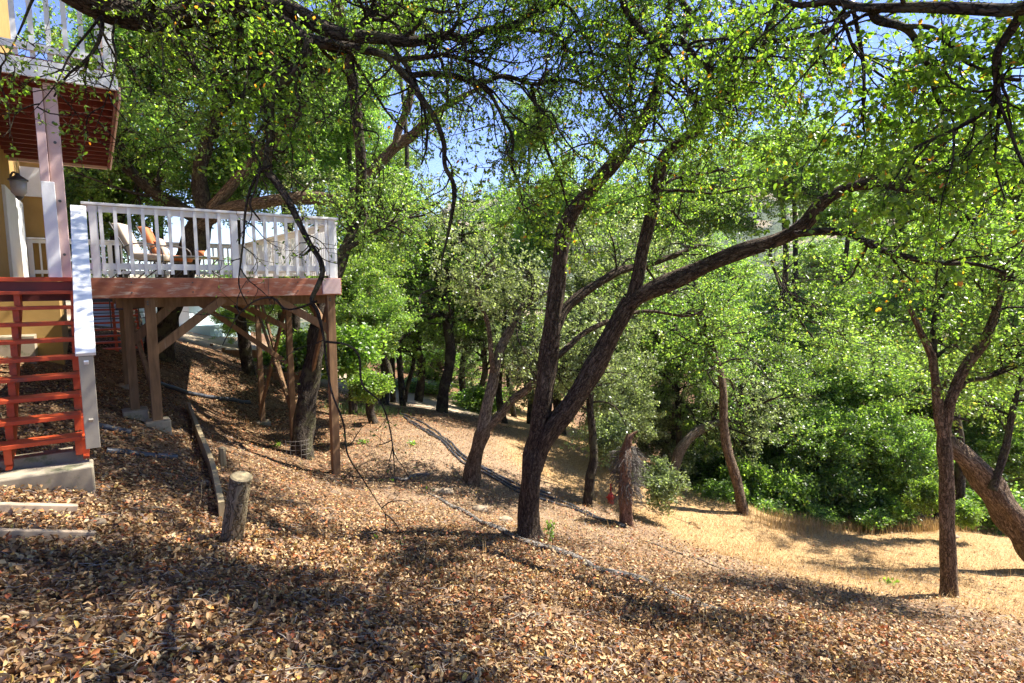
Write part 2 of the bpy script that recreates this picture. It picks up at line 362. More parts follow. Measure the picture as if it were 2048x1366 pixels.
me = np_mesh('hills', V, np.stack([i, i+1, i+len(az)+1, i+len(az)], -1).reshape(-1, 4))
m, N, L, b = new_mat('dry_hills'); co = objco(N)
f = ramp(N, L, noise(N, L, co, .016, 8, .62), [(.42, (0, 0, 0)), (.48, (1, 1, 1))])
gr = ramp(N, L, noise(N, L, co, .05, 8, .7), [(.3, (.30, .23, .13)), (.7, (.46, .36, .22))])
tr = ramp(N, L, noise(N, L, co, .12, 6, .7), [(.35, (.03, .045, .02)), (.7, (.09, .12, .04))])
L.new(mixc(N, L, f, gr, tr), b.inputs['Base Color']); b.inputs['Roughness'].default_value = 1
bump(N, L, b, noise(N, L, co, .09, 6, .7), 1, 6)
link_mesh('hills', me, m, None, True)['kind'] = 'structure'
# ------------------------------------------------------------------ the house, decks and stairs (frame u along the deck front, v away from the camera)
A0 = P(178, 556, 8.2); ca, sa = math.cos(math.radians(36)), math.sin(math.radians(36))
Dv = (ca, sa); Vv = (-sa, ca)
def W(u, v, z): return np.array([A0[0]+u*ca-v*sa, A0[1]+u*sa+v*ca, z])
def UV(x, y):
    dx, dy = x-A0[0], y-A0[1]; return dx*ca+dy*sa, -dx*sa+dy*ca
def ubox(mb, u0, u1, v0, v1, z0, z1):
    mb.quadbox([W(u0, v0, z0), W(u1, v0, z0), W(u1, v1, z0), W(u0, v1, z0), W(u0, v0, z1), W(u1, v0, z1), W(u1, v1, z1), W(u0, v1, z1)]); return mb
def piece(name, mat, par, u0, u1, v0, v1, z0, z1, bevel=0, label=None):
    o = ubox(MB(), u0, u1, v0, v1, z0, z1).build(name, mat, par, bevel)
    if label: o['label'] = label
    return o
def gzuv(u, v): p = W(u, v, 0); return float(gz(p[0], p[1]))
DZ = A0[2]+.004             # top of the deck boards' edge
R = empty('wooden_deck', W(0, 0, DZ), 'raised timber deck with white baluster railing and worn redwood rim beam', 'deck')
LU, LV = 3.62, 8.2
piece('rim_beam', M['redwood'], R, 0, LU, 0, .05, DZ-.30, DZ, .006)
piece('rim_beam', M['redwood'], R, LU, LU+.05, 0, LV, DZ-.30, DZ-.002, .006)
piece('rim_beam_end', M['pink'], R, LU-.30, LU+.02, -.05, -.002, DZ-.28, DZ-.01, .005, 'pale faded block at the beam end')
piece('under_beam', M['post'], R, 0.3, LU-.02, .35, .45, DZ-.46, DZ-.24, .005)
piece('under_beam', M['post'], R, 0.3, LU-.02, 2.65, 2.75, DZ-.46, DZ-.24, .005)
piece('under_beam', M['post'], R, 0.3, LU-.02, 5.6, 5.7, DZ-.46, DZ-.24, .005)
for k in range(9):
    u = .35+k*.4; piece('joist', M['darkred'], R, u, u+.045, .06, LV-.02, DZ-.24, DZ-.035)
for k in range(58):         # floor boards run along u
    v = .002+k*.14; piece('floor_board', M['greywood'], R, .0 if v > .06 else .01, LU-.005, v, v+.134, DZ-.034, DZ+.001)
def railing(par, pts_u, pts_v, z, h=1.07, posts=(), step=.125, capw=.14, bal=.038, start=.0):
    """straight rail from (u0,v0) to (u1,v1)"""
    (u0, u1), (v0, v1) = pts_u, pts_v
    L_ = math.hypot(u1-u0, v1-v0); du, dv = (u1-u0)/L_, (v1-v0)/L_
    def bx(name, a, b, hw, z0, z1, bev=0, off=0):
        c = [(a, -hw), (b, -hw), (b, hw), (a, hw)]
        cs = [(u0+du*s+(-dv)*(t+off), v0+dv*s+du*(t+off)) for s, t in c]
        mb = MB(); mb.quadbox([W(u, v, z0) for u, v in cs]+[W(u, v, z1) for u, v in cs]); return mb.build(name, M['white'], par, bev)
    bx('top_rail', -.05, L_+.05, capw/2, z+h-.038, z+h, .005)
    bx('rail_board', 0, L_, .019, z+h-.13, z+h-.04)
    bx('bottom_rail', 0, L_, .019, z+.12, z+.21)
    for s in posts: bx('rail_post', s-.05, s+.05, .05, z+.0, z+h-.04, .004)
    n = int(L_/step)
    for k in range(1, n):
        s = start+k*L_/n
        if any(abs(s-q) < .085 for q in posts): continue
        o = bx('baluster', s-bal/2, s+bal/2, .019, z+.05, z+h-.045, 0, -.039)
railing(R, (0.02, LU-.02), (.06, .06), DZ, posts=(.08, 1.92, LU-.12), step=.164, bal=.045)
railing(R, (LU-.02, LU-.02), (.15, LV), DZ, h=1.0, posts=(0.02, 2.0, 4.2, 6.4, 8.0))
railing(R, (LU+.0, -1.25), (LV, LV), DZ, h=1.0, posts=(0.1, 1.6, 3.2, 4.8))
# supports
def gp(u, v, dz=0): p = W(u, v, 0); return float(gz(p[0], p[1]))+dz
def vpost(u, v, w_=.12, top=DZ-.30, cube=True, mat='post'):
    zb = gp(u, v)
    piece('post', M[mat], R, u-w_/2, u+w_/2, v-w_/2, v+w_/2, zb+(.1 if cube else -.1), top, .006)
    if cube: piece('footing', M['concrete'], R, u-.17, u+.17, v-.17, v+.17, zb-.25, zb+.12, .02)
def place_uv(px, py, Y): p = P(px, py, Y); return UV(p[0], p[1])
vpost(.45, .40); vpost(.72, .12, .14)
u3, v3 = UV(*G(652, 945)[:2]); v3 = max(v3, .12)
vpost(LU-.12, .14, .14, DZ-.30, False)
vpost(LU-.2, 2.70, .12, DZ-.46, False); vpost(LU-.2, 5.65, .12, DZ-.46, True); vpost(.5, 4.6, .14)
def brace(a, b, w_=.09, h=.13): mb = MB(); mb.beam(W(*a), W(*b), w_, h); mb.build('brace', M['post'], R, .005)
brace((.72, .12, DZ-1.15), (1.75, .12, DZ-.33)); brace((.45, .40, DZ-1.0), (1.15, .40, DZ-.33))
brace((.45, .4, DZ-.9), (.45, 1.2, DZ-.3)); brace((LU-.1, .20, DZ-.95), (LU-1.1, .20, DZ-.33))
zb2 = gp(LU-.2, 2.7); zb5 = gp(LU-.2, 5.65)
brace((LU-.13, 2.62, zb2+.25), (LU-.13, 5.6, DZ-.5), .05, .12); brace((LU-.27, 2.62, DZ-.6), (LU-.27, 5.65, zb5+.3), .05, .12)
brace((LU-.13, 2.62, zb2+.2), (LU-.13, .3, DZ-.55), .05, .12); brace((LU-.2, 2.7, DZ-1.1), (LU-1.2, 2.7, DZ-.5), .09, .12)
brace((LU-.2, 5.65, DZ-1.1), (LU-1.3, 5.65, DZ-.5), .09, .12)
mb = MB(); mb.tube([W(.3, .9, DZ-.5), W(1.6, 1.0, DZ-.43), W(3.3, .8, DZ-.40)], .018, 6); mb.build('conduit', M['pipe'], R, 0, True)
for k in range(2):
    mb = MB(); mb.tube([W(.3, .6+k*.1, DZ-.44+k*.05), W(1.0, .6, DZ-.40), W(2.0, .55, DZ-.33)], .02, 6); mb.build('conduit', M['pipe'], R, 0, True)

for (u, v) in ((.72, .04), (LU-.12, .05)):
    for z in (DZ-.40, DZ-.36):
        mb = MB(); mb.tube([W(u-.03, v, z), W(u-.03, v-.03, z)], .014, 7); mb.build('bolt', M['metal'], R)
for u in (.5, 1.3, 2.1, 2.9):
    for z in (DZ-.07, DZ-.22):
        mb = MB(); mb.tube([W(u, .002, z), W(u, -.012, z)], .011, 7); mb.build('bolt', M['metal'], R)
mb = MB(); mb.beam(W(LU-1.2, .0-.003, DZ-.15), W(LU-1.195, -.003, DZ-.15), .004, .28); mb.build('board_joint', M['metal'], R)
brace((LU-.2, 2.7, DZ-1.9), (LU-1.9, 2.7, DZ-.5), .05, .10); brace((LU-.27, 5.6, DZ-.6), (LU-.27, 2.75, zb2+1.0), .05, .10)
brace((LU-.12, .2, DZ-1.0), (LU-.12, 1.5, DZ-.4), .09, .12); brace((.72, .2, DZ-1.9), (.5, 1.9, DZ-.5), .05, .10)
# stairs with open risers
ST = empty('red_stairs', W(-.8, -3.5, -.2), 'red open riser stairs with white sloping handrail leading up to the deck', 'stairs')
NT = 9; v_b = UV(P(138, 880, 5.6)[0], P(138, 880, 5.6)[1])[1]
z1_ = .18*0; rise = (DZ-.0)/NT; go = (-.78-v_b)/NT
for k in range(NT):
    z = .012+rise*k; v = v_b+go*k
    piece('tread', M['red'], ST, -1.6, -.14, v, v+.24, z-.04, z, .004)
    for uu in (-.17, -.72, -1.5): piece('riser_cleat', M['red'], ST, uu-.03, uu+.03, v+.05, v+.11, z-rise-.0+.002 if k else z-.2, z-.042)
def sawtooth(u, name):
    lp = [W(u, v_b-.02, -.22)]
    for k in range(NT): v = v_b+go*k; lp += [W(u, v+.06, .012+rise*k-.2+.002), W(u, v+.06, .012+rise*k-.045), W(u, v+.06+go-.001, .012+rise*k-.045)]
    lp += [W(u, v_b+NT*go+.06, DZ-.35), W(u, v_b+.32, -.22)]
    mb = MB(); mb.poly(lp, W(u+.05, 0, 0)-W(u, 0, 0)); return mb.build(name, M['red'], ST)
for uu in (-.14, -.74, -1.55): sawtooth(uu, 'stringer')
# landing
piece('landing_beam', M['red'], ST, -2.6, -.13, v_b+NT*go, v_b+NT*go+.05, DZ-.05, DZ+.004, .004)
piece('landing_beam', M['darkred'], ST, -2.6, -.13, v_b+NT*go+.03, v_b+NT*go+.08, DZ-.30, DZ-.052)
for k in range(6):
    v = v_b+NT*go+.08+k*.14; piece('floor_board', M['red'], ST, -2.6, -.02, v, v+.135, DZ-.035, DZ-.0)
# handrail: flat sloping board on a newel
hv0, hv1 = v_b-.13, v_b+NT*go+.12
hz0 = P(160, 712, 5.5)[2]; 
mb = MB(); mb.beam(W(-.05, hv0, hz0), W(-.05, hv1, hz0+(DZ+.93-hz0)), .165, .04, up=(0, 0, 1)); mb.build('handrail', M['white'], ST, .006)
mb = MB(); mb.beam(W(-.05, hv0+.03, hz0-.13), W(-.05, hv1-.05, DZ+.80), .04, .14); mb.build('rail_board', M['white'], ST, .004)
mb = MB(); mb.beam(W(-.05, hv0+.03, hz0-.72), W(-.05, hv1-.05, DZ+.12), .04, .14); mb.build('rail_board', M['shaded_white'], ST, .004)
piece('newel', M['shaded_white'], ST, -.11, .01, hv0+.01, hv0+.12, -.10, hz0-.02, .005)
piece('newel', M['white'], ST, -.11, .01, hv1-.12, hv1-.0, DZ-.3, DZ+.90, .005)
n = 14
for k in range(1, n):
    t = k/n; v = hv0+(hv1-hv0)*t; zz = hz0+(DZ+.93-hz0)*t
    piece('baluster', M['white'], ST, -.09, -.052, v-.019, v+.019, zz-.80, zz-.03)
pc = G(70, 968); uc, vc = UV(pc[0], pc[1])
B1 = piece('concrete_footing', M['concrete'], None, -2.4, -.06, v_b-.28, v_b+.02, -.62, -.24, .015)
tag(B1, 'mossy concrete footing slab directly under the foot of the red stairs', 'footing')
B2 = piece('concrete_footing', M['concrete'], None, -2.4, -.12, v_b+.14, v_b+.36, -.5, -.16, .015)
tag(B2, 'narrow concrete strip behind the mossy slab under the lowest red tread', 'footing')
def sleeper(p0, p1, h, wd, mat, name, label, cat):
    a = np.array(p0); b = np.array(p1); mb = MB(); mb.beam(a, b, wd, h); o = mb.build(name, M[mat], None, .008); return tag(o, label, cat)
a, b = G(-60, 1030), G(150, 1032); sleeper(a+[0, 0, .0], b+[0, 0, .0], .20, .07, 'board', 'timber_edging', 'upper of two pale timber step edgings half buried in leaves', 'edging board')
a, b = G(-60, 1078), G(185, 1074); sleeper(a+[0, 0, -.01], b+[0, 0, -.04], .17, .06, 'board', 'timber_edging', 'lower of two pale timber step edgings half buried in leaves', 'edging board')

# upper deck: its lower edge, joists, railing and the post that carries it
UD = empty('upper_deck', W(.3, -.65, DZ+2.5), 'upper storey deck with white railing over dark red joists', 'deck')
# fascia bottom height from the corner pixel (237,180)
best = min(((abs(UV(*P(237, 181, Y)[:2])[1]+.62), Y) for Y in np.linspace(6, 10, 400)))
pcn = P(237, 181, best[1]); UZ = pcn[2]; UU, UVv = UV(pcn[0], pcn[1])
UB = 5.9
piece('fascia', M['white'], UD, -5.0, UU, UVv, UVv+.04, UZ, UZ+.22, .005)
piece('side_fascia', M['darkred'], UD, UU-.04, UU, UVv+.042, UB, UZ-.03, UZ+.2, .004)
piece('side_trim', M['pink'], UD, UU+.002, UU+.03, UVv+.2, UB, UZ-.06, UZ+.10, .004)
piece('back_beam', M['pink'], UD, -5.0, UU-.045, UB-.10, UB, UZ-.06, UZ+.12, .004)
nj = 15
for k in range(nj):
    v = UVv+.16+k*(UB-UVv-.4)/(nj-1); piece('joist', M['darkred'], UD, -5.0, UU-.045, v, v+.045, UZ-.02, UZ+.19)
for v in (1.0, 3.4): piece('blocking', M['darkred'], UD, UU-.28, UU-.23, UVv+v, UVv+v+.38, UZ+.0, UZ+.18)
for k in range(28):
    u = UU-.14*(k+1); piece('floor_board', M['darkred'], UD, u, u+.135, UVv+.002, UB, UZ+.195, UZ+.23)
railing(UD, (UU-.02, -5.0), (UVv+.08, UVv+.08), UZ+.22, h=1.02, posts=(.07, 2.1), step=.17, bal=.055)
railing(UD, (UU-.05, UU-.05), (UVv+.2, UB), UZ+.22, h=1.02, posts=(1.5, 3.2, 5), step=.15)
PO = empty('support_post', W(-.28, -.5, DZ), 'tall pink and white timber post holding up the upper deck beside the stairs', 'post')
piece('post_core', M['pink'], PO, -.32, -.18, -.46, -.32, DZ, UZ+.0, .006)
piece('facing_board', M['white'], PO, -.42, -.28, -.51, -.465, DZ, P(110, 358, 7.4)[2], .005)
piece('facing_board', M['pink'], PO, -.42, -.325, -.505, -.40, P(110, 358, 7.4)[2]+.003, UZ-.1, .005)
for z in (UZ-.5, UZ-.75, UZ-1.5, UZ-2.2):
    mb = MB(); mb.tube([W(-.24, -.48, z), W(-.24, -.455, z)], .018, 8); mb.build('bolt', M['metal'], PO)
tp = piece('folded_tarp', M['blue'], None, UU-1.15, UU-.75, UVv+.16, UVv+.4, UZ+.235, UZ+.29, .02)
tag(tp, 'bright blue folded tarp lying under the upper deck railing', 'tarp')

# house
H = empty('house', W(-1.2, 5, 0), 'ochre stucco house wall with dark sliding window behind the stairs', 'house')
piece('wall', M['stucco'], H, -7, -1.25, .8, 9.5, DZ-.05, UZ+6)
piece('wall', M['stucco'], H, -7, -.72, 8.3, 12, -1.0, UZ+.6, 0, None)
piece('lower_wall', M['stucco'], H, -7, -.58, 5.2, 8.2, -.9, DZ-.06)
piece('foundation', M['concrete'], H, -7, -1.0, 4.6, 5.19, -.9, DZ-1.15)
wf = piece('window_frame', M['white'], H, -1.248, -1.20, 4.3, 7.6, DZ+.02, DZ+1.75)
piece('glass_pane', M['glass'], wf, -1.199, -1.19, 4.42, 5.9, DZ+.14, DZ+1.66); piece('glass_pane', M['glass'], wf, -1.199, -1.19, 6.0, 7.48, DZ+.14, DZ+1.66)
wf2 = piece('window_frame', M['white'], H, -1.55, -.76, 8.25, 8.298, DZ+2.0, UZ+.2)
piece('glass_pane', M['glass'], wf2, -1.5, -1.2, 8.24, 8.249, DZ+2.08, UZ+.1); piece('glass_pane', M['glass'], wf2, -1.14, -.82, 8.24, 8.249, DZ+2.08, UZ+.1)
piece('corner_board', M['pink'], H, -1.30, -1.225, 1.6, 2.4, DZ, DZ+2.2, .005)
wf3 = piece('window_frame', M['white'], H, -1.248, -1.2, 1.2, 3.2, UZ+.5, UZ+1.9); piece('glass_pane', M['glass'], wf3, -1.199, -1.19, 1.28, 3.12, UZ+.58, UZ+1.82)
# wall lantern
LN = empty('wall_lantern', P(34, 370, 9.4), 'dark metal wall lantern with frosted glass on the ochre wall', 'lantern')
c = P(37, 372, 9.2)
mb = MB(); mb.lathe(c+[0, 0, .10], [(.02, .1), (.04, .06), (.13, .0), (.13, -.02)], 12); mb.build('cap', M['metal'], LN)
mb = MB(); mb.lathe(c, [(.05, -.16), (.10, -.10), (.11, .08)], 12); mb.build('glass_shade', M['lamp'], LN, 0, True)
mb = MB(); mb.lathe(c, [(.02, -.22), (.05, -.18), (.055, -.165)], 10); mb.build('finial', M['metal'], LN)
mb = MB(); mb.tube([c+[0, 0, .18], c+[-.12, .05, .22], c+[-.22, .1, .1]], .015, 6); mb.build('bracket', M['metal'], LN)

# far red stairs and pale buildings seen under the deck
FS = empty('far_red_stairs', P(215, 700, 14.3), 'small distant red steps with thin wire railing seen beneath the deck', 'stairs')
pf = P(178, 700, 14.3); uf, vf = UV(pf[0], pf[1]); zf0 = float(gz(pf[0], pf[1]))
for k in range(8):
    zt = P(215, 699-13.4*k, 14.3+.22*k)[2]
    piece('tread', M['red'], FS, uf, uf+1.15, vf+.25*k, vf+.25*k+.2, zt-.045, zt)
    for q in (.55, 1.1): piece('riser_cleat', M['red'], FS, uf+q, uf+q+.07, vf+.25*k+.08, vf+.25*k+.12, zt-.19, zt-.046)
for q in (.5, 1.14):
    zt = P(215, 620, 15)[2]; piece('rail_post', M['metal'], FS, uf+q, uf+q+.03, vf+1.0, vf+1.03, zt-.9, zt+.45)
for k in range(4):
    zt = P(215, 604+12*k, 15)[2]; piece('rail_wire', M['metal'], FS, uf+.0, uf+1.5, vf+1.04, vf+1.06, zt-.012, zt+.012)
SH = empty('teal_shed', P(350, 715, 26), 'pale teal shed with a low white upper wall beyond the deck posts', 'shed')
def wbox(name, mat, par, c0, c1, depth, z0=None):
    """upright block facing the camera from two pixel corners at one depth"""
    (ax, ay, Y), (bx_, by) = c0, c1
    p = P(ax, ay, Y); q = P(bx_, by, Y); mb = MB()
    x0, x1, za, zb = p[0], q[0], q[2], p[2]
    mb.quadbox([(x0, Y, za), (x1, Y, za), (x1, Y+depth, za), (x0, Y+depth, za), (x0, Y, zb), (x1, Y, zb), (x1, Y+depth, zb), (x0, Y+depth, zb)])
    return mb.build(name, mat, par)
wbox('wall', M['teal'], SH, (270, 652, 26), (425, 740), 4)
for k in range(4): wbox('siding_board', M['teal'], SH, (270, 668+16*k, 25.97), (405, 671+16*k), .028)
wbox('upper_wall', M['palewall'], SH, (262, 600, 26.2), (380, 651), 4)
wbox('eave_board', M['metal'], SH, (258, 594, 25.9), (388, 600), 4.8)
PB = empty('pale_building', P(220, 690, 21), 'white walled low building behind the far red steps', 'building')
wbox('wall', M['palewall'], PB, (170, 604, 21), (262, 668), 3); wbox('base_wall', M['concrete'], PB, (170, 668, 21.02), (262, 700), 3); wbox('roof_edge', M['metal'], PB, (166, 597, 20.9), (262, 603), 3.3)

# stepped retaining boards beyond the deck
RT = empty('retaining_boards', P(520, 770, 19), 'stepped brown retaining boards with short posts on the dirt terrace', 'retaining wall')
for (x0, y0, x1, y1, Y) in [(448, 700, 520, 716, 20), (448, 718, 500, 732, 19.4), (470, 738, 553, 752, 18.6), (545, 745, 600, 760, 18.2)]:
    wbox('board', M['post'], RT, (x0, y0, Y), (x1, y1), .08)
for (x0, y0, x1, y1, Y) in [(443, 696, 450, 730, 19.9), (420, 688, 425, 712, 21), (392, 682, 396, 706, 22), (466, 720, 472, 752, 18.5), (598, 742, 604, 778, 18.1)]:
    wbox('stake', M['post'], RT, (x0, y0, Y), (x1, y1), .1)

# ------------------------------------------------------------------ furniture on the deck
def lounge(px, Y, mat, ang, label, floral=True):
    p = P(px, 556, Y); E = empty('lounge_chair', (p[0], p[1], DZ), label, 'chair')
    a = math.radians(ang); X_ = np.array([math.cos(a), math.sin(a), 0]); Y_ = np.array([-math.sin(a), math.cos(a), 0]); o_ = np.array([p[0], p[1], DZ])
    def T(x, y, z): return o_+X_*x+Y_*y+np.array([0, 0, z])
    def slab(name, pr, w_, mt, bev=.03):
        mb = MB(); mb.poly([T(x, -w_/2, z) for x, z in pr], Y_*w_); return mb.build(name, M[mt], E, bev, True)
    slab('seat_cushion', [(0, .36), (.58, .33), (.60, .44), (.02, .48)], .52, mat)
    slab('back_cushion', [(-.04, .42), (.10, .42), (-.14, 1.02), (-.28, 1.0)], .5, mat)
    if floral: slab('throw_pillow', [(.10, .46), (.20, .44), (.10, .80), (.0, .80)], .42, 'floral', .04)
    for s in (-.28, .28):
        mb = MB(); mb.tube([T(.58, s, 0), T(.56, s, .35), T(.5, s, .60), T(.1, s, .64), T(-.1, s, .55)], .013, 6); mb.build('armrest', M['metal'], E, 0, True)
        mb = MB(); mb.tube([T(-.30, s, 0), T(0, s, .34), T(-.28, s, 1.02)], .013, 6); mb.build('back_leg', M['metal'], E, 0, True)
        mb = MB(); mb.tube([T(-.0, s, .34), T(.56, s, .32)], .013, 6); mb.build('side_rail', M['metal'], E, 0, True)
    return E
lounge(318, 11.6, 'rust', 20, 'lounge chair with rust orange cushions behind the white deck railing')
lounge(272, 10.9, 'floral', 15, 'lounge chair with pale floral cushions nearest the railing corner post', False)
p = P(395, 556, 11.8); TB = empty('patio_table', (p[0], p[1], DZ), 'low dark patio table on the deck beside the orange chair', 'table')
c = np.array([p[0], p[1], DZ])
mb = MB(); mb.lathe(c+[0, 0, .40], [(.50, 0), (.52, .01), (.52, .03), (.50, .04)], 28); mb.build('table_top', M['metal'], TB, 0, True)
for k in range(4):
    a = k*math.pi/2+.5; d_ = np.array([math.cos(a), math.sin(a), 0]); mb = MB(); mb.tube([c+d_*.45, c+d_*.25+[0, 0, .2], c+d_*.4+[0, 0, .4]], .014, 6); mb.build('leg', M['metal'], TB, 0, True)
pt = c+[.1, 0, .44]; PT = empty('flower_pot', pt, 'small pot plant standing on the dark patio table', 'plant')
mb = MB(); mb.lathe(pt, [(.05, 0), (.075, .12), (.07, .12), (.06, .10)], 14); mb.build('pot', M['rust'], PT, 0, True)

# ------------------------------------------------------------------ small things on the slope
def ground_line(pix, lift=0): return [G(x, y)+np.array([0, 0, lift]) for x, y in pix]
def pipe(pix, r, mat, name, label, cat, lift=None, n=8, group=None, rough=0, wig=0):
    pts = resample(ground_line(pix), 40)
    pts[:, 2] = gz(pts[:, 0], pts[:, 1])+(float(np.mean(r))*.7 if lift is None else lift)
    pts[:, 2] += wig*np.sin(np.arange(40)*.9)
    Rr = np.full((1, 40), r) if np.isscalar(r) else np.interp(np.linspace(0, 1, 40), np.linspace(0, 1, len(r)), r)[None]
    o = tube_obj(name, pts[None], Rr, n, M[mat], None, rough); return tag(o, label, cat, group)
pipe([(300, 765), (345, 778), (400, 793), (450, 800), (500, 808)], .055, 'pipe', 'drain_pipe', 'long black drain pipe running from the deck footing across the slope', 'pipe')
pipe([(180, 852), (215, 858), (262, 868)], .05, 'pipe', 'drain_pipe', 'short dark drain pipe piece showing through leaves near the stair newel', 'pipe', .015)
pipe([(212, 903), (260, 908), (300, 914), (352, 916)], .05, 'pipe', 'drain_pipe', 'dark drain pipe with whitish worn end half buried in leaves', 'pipe', .01)
for k, (dy, lab) in enumerate([(0, 'upper'), (7, 'middle'), (15, 'lower')]):
    pipe([(800+k*8, 828+dy), (860, 856+dy), (900, 885+dy*1.2), (930, 915+dy), (985, 945+dy*.8), (1040, 972+dy), (1100, 990+dy), (1170, 1020+dy*.6), (1250, 1052+dy*.3)][:9 if k else 7],
         .028, 'pipe', 'irrigation_hose', f'{lab} of three black irrigation hoses running down the slope past the forked tree', 'hose', group='black hoses on the slope')
pipe([(780, 958), (810, 962), (830, 952), (858, 950)], .03, 'deadwood', 'curved_stick', 'pale curved stick lying on the sunlit slope', 'stick')
pipe([(850, 985), (900, 1012), (960, 1045), (1010, 1066), (1060, 1088), (1110, 1103), (1170, 1125), (1200, 1142), (1285, 1162), (1340, 1190), (1400, 1212), (1450, 1222)],
     [.02, .035, .04, .05, .055, .045, .06, .05, .055, .05, .045, .03], 'deadwood', 'fallen_branch', 'long grey weathered branch half buried across the slope below the main tree', 'branch', .0, 9, rough=.25)
pipe([(1450, 1222), (1480, 1240), (1510, 1262), (1560, 1275)], [.02, .02, .015, .008], 'bark_dark', 'fallen_branch', 'thin dark branch tip lying past the end of the grey weathered branch', 'branch', rough=.2)
pipe([(1040, 1150), (1080, 1185), (1130, 1195), (1200, 1215), (1265, 1245), (1330, 1262)], [.03, .028, .022, .02, .02, .01], 'bark_dark', 'fallen_branch', 'dark crooked branch in the leaf litter at the centre foreground', 'branch', .01, 7, rough=.25)
pipe([(1245, 1245), (1275, 1232), (1290, 1226)], [.018, .015, .01], 'bark_dark', 'fallen_branch', 'short dark broken branch touching the crooked one in the litter', 'branch', .02, 7, rough=.25)
pipe([(1290, 1083), (1340, 1100), (1400, 1120), (1450, 1140)], .012, 'deadwood', 'fallen_branch', 'thin pale straight stick on the golden grass', 'stick')
# retaining plank on edge and its stakes, and the cut log post
a = G(378, 822); b = G(445, 1042); pl = resample([a, G(398, 880), G(425, 950), b], 12)
mb = MB()
for i in range(11):
    mb.beam(pl[i]+[0, 0, .06], pl[i+1]+[0, 0, .06], .06, .30)
o = mb.build('retaining_plank', M['greywood']); tag(o, 'long mossy plank set on edge running up the slope behind the cut log post', 'plank')
c = G(446, 930); mb = MB(); mb.lathe(c, [(.05, -.2), (.055, .26), (.04, .27)], 8); tag(mb.build('stake', M['greywood'], None, 0, False), 'short wooden stake beside the mossy plank', 'stake')
c = G(462, 1079); tip = P(483, 953, c[1]-.08)
LG = empty('log_post', c, 'short pale cut log post standing at the end of the mossy plank', 'post')
pts = resample([c-(tip-c)*.35, (c+tip)/2, tip], 14); Rr = np.linspace(.088, .100, 14)[None]
tube_obj('log', pts[None], Rr, 26, M['splitlog'], LG, .07)
t_ = norm(pts[-1]-pts[-2]); mb = MB(); mb.tube([tip-t_*.012, tip+t_*.004, tip+t_*.012], [.099, .097, .082], 20); mb.build('cut_top', M['greywood'], LG, 0, False)
# stones
for k, (px, py, s, lab) in enumerate([(408, 968, .07, 'pale stone wedged beside the mossy plank'), (195, 1046, .06, 'small pale stone at the end of the upper step edging'),
        (890, 985, .13, 'flat pale stone on the bright slope below the small forked tree'), (960, 1020, .12, 'rounded pale stone left of the main trunk base'), (868, 982, .08, 'small pale stone left of the flat one'), (1012, 1040, .09, 'buff stone right beside the main trunk foot'),
        (160, 965, .06, 'small stone at the corner of the concrete footing'), (1910, 1075, .1, 'grey stone in the grass behind the right hand trunk')]):
    c = G(px, py); bm_v = []
    r_ = np.random.default_rng(k); nu, nv = 10, 7; mb = MB()
    prof = r_.uniform(.85, 1.15, (nv, nu))
    for i in range(nv):
        th = math.pi*(i+.5)/nv
        for j in range(nu):
            ph = 2*math.pi*j/nu; q = s*prof[i, j]; mb.v.append((c[0]+q*1.3*math.sin(th)*math.cos(ph), c[1]+q*math.sin(th)*math.sin(ph), c[2]+s*.1+q*.55*math.cos(th)))
    for i in range(nv-1):
        for j in range(nu): mb.f.append((i*nu+j, (i+1)*nu+j, (i+1)*nu+(j+1) % nu, i*nu+(j+1) % nu))
    mb.f += [tuple(range(nu)), tuple(range((nv-1)*nu, nv*nu))[::-1]]
    tag(mb.build('stone', M['stone'], None, 0, True), lab, 'stone')
# red standpipe object beside the stump
c = G(1221, 1006); E = empty('red_hydrant', c, 'small bright red hydrant standing in the leaves between the thin trunk and the stump', 'hydrant')
mb = MB(); mb.lathe(c, [(.07, -.05), (.075, .02), (.06, .04), (.07, .10), (.072, .16), (.05, .21), (.025, .25)], 14); mb.build('body', M['hyd'], E, 0, True)
mb = MB(); mb.lathe(c, [(.02, .25), (.018, .40), (.03, .41), (.02, .44)], 10); mb.build('neck', M['hyd'], E, 0, True)
mb = MB(); mb.tube([c+[-.10, 0, .13], c+[.10, 0, .13]], .02, 8); mb.build('nozzle', M['hyd'], E, 0, True)
# ------------------------------------------------------------------ trees
def rs(N_, seed): return np.random.default_rng(abs(int(seed)))
def spawn(Pt, R, m, K, len_r, ang, droop, wig, seed, tr=(.15, 1.0), rfac=.55, rmin=.002, taper=.35, up=0.0):
    """m children on every polyline of Pt (N,K0,3)"""
    r = rs(0, seed); N_, K0, _ = Pt.shape; idx = np.repeat(np.arange(N_), m); n = len(idx)
    t = r.uniform(tr[0], tr[1], n)*(K0-1.001); i = t.astype(int); f = (t-i)[:, None]
    p = Pt[idx, i]*(1-f)+Pt[idx, i+1]*f; tan = norm(Pt[idx, i+1]-Pt[idx, i]); rad = R[idx, i]
    q = r.normal(size=(n, 3)); q[:, 2] += up; q = norm(q-(q*tan).sum(1, keepdims=True)*tan)
    a = np.radians(r.uniform(ang[0], ang[1], n))[:, None]
    d = norm(tan*np.cos(a)+q*np.sin(a)); Ln = r.uniform(len_r[0], len_r[1], n)[:, None]/(K-1)
    out = np.empty((n, K, 3)); out[:, 0] = p
    w_ = r.normal(size=(n, 3))*wig
    for k in range(1, K):
        w_ = .5*w_+r.normal(size=(n, 3))*wig
        d = norm(d+w_+np.array([0, 0, -droop])); p = p+d*Ln; out[:, k] = p
    r0 = np.maximum(np.minimum(rad*rfac, Ln[:, 0]*(K-1)*.022), rmin)
    RR = r0[:, None]*np.linspace(1, taper, K)[None, :]
    return out, RR
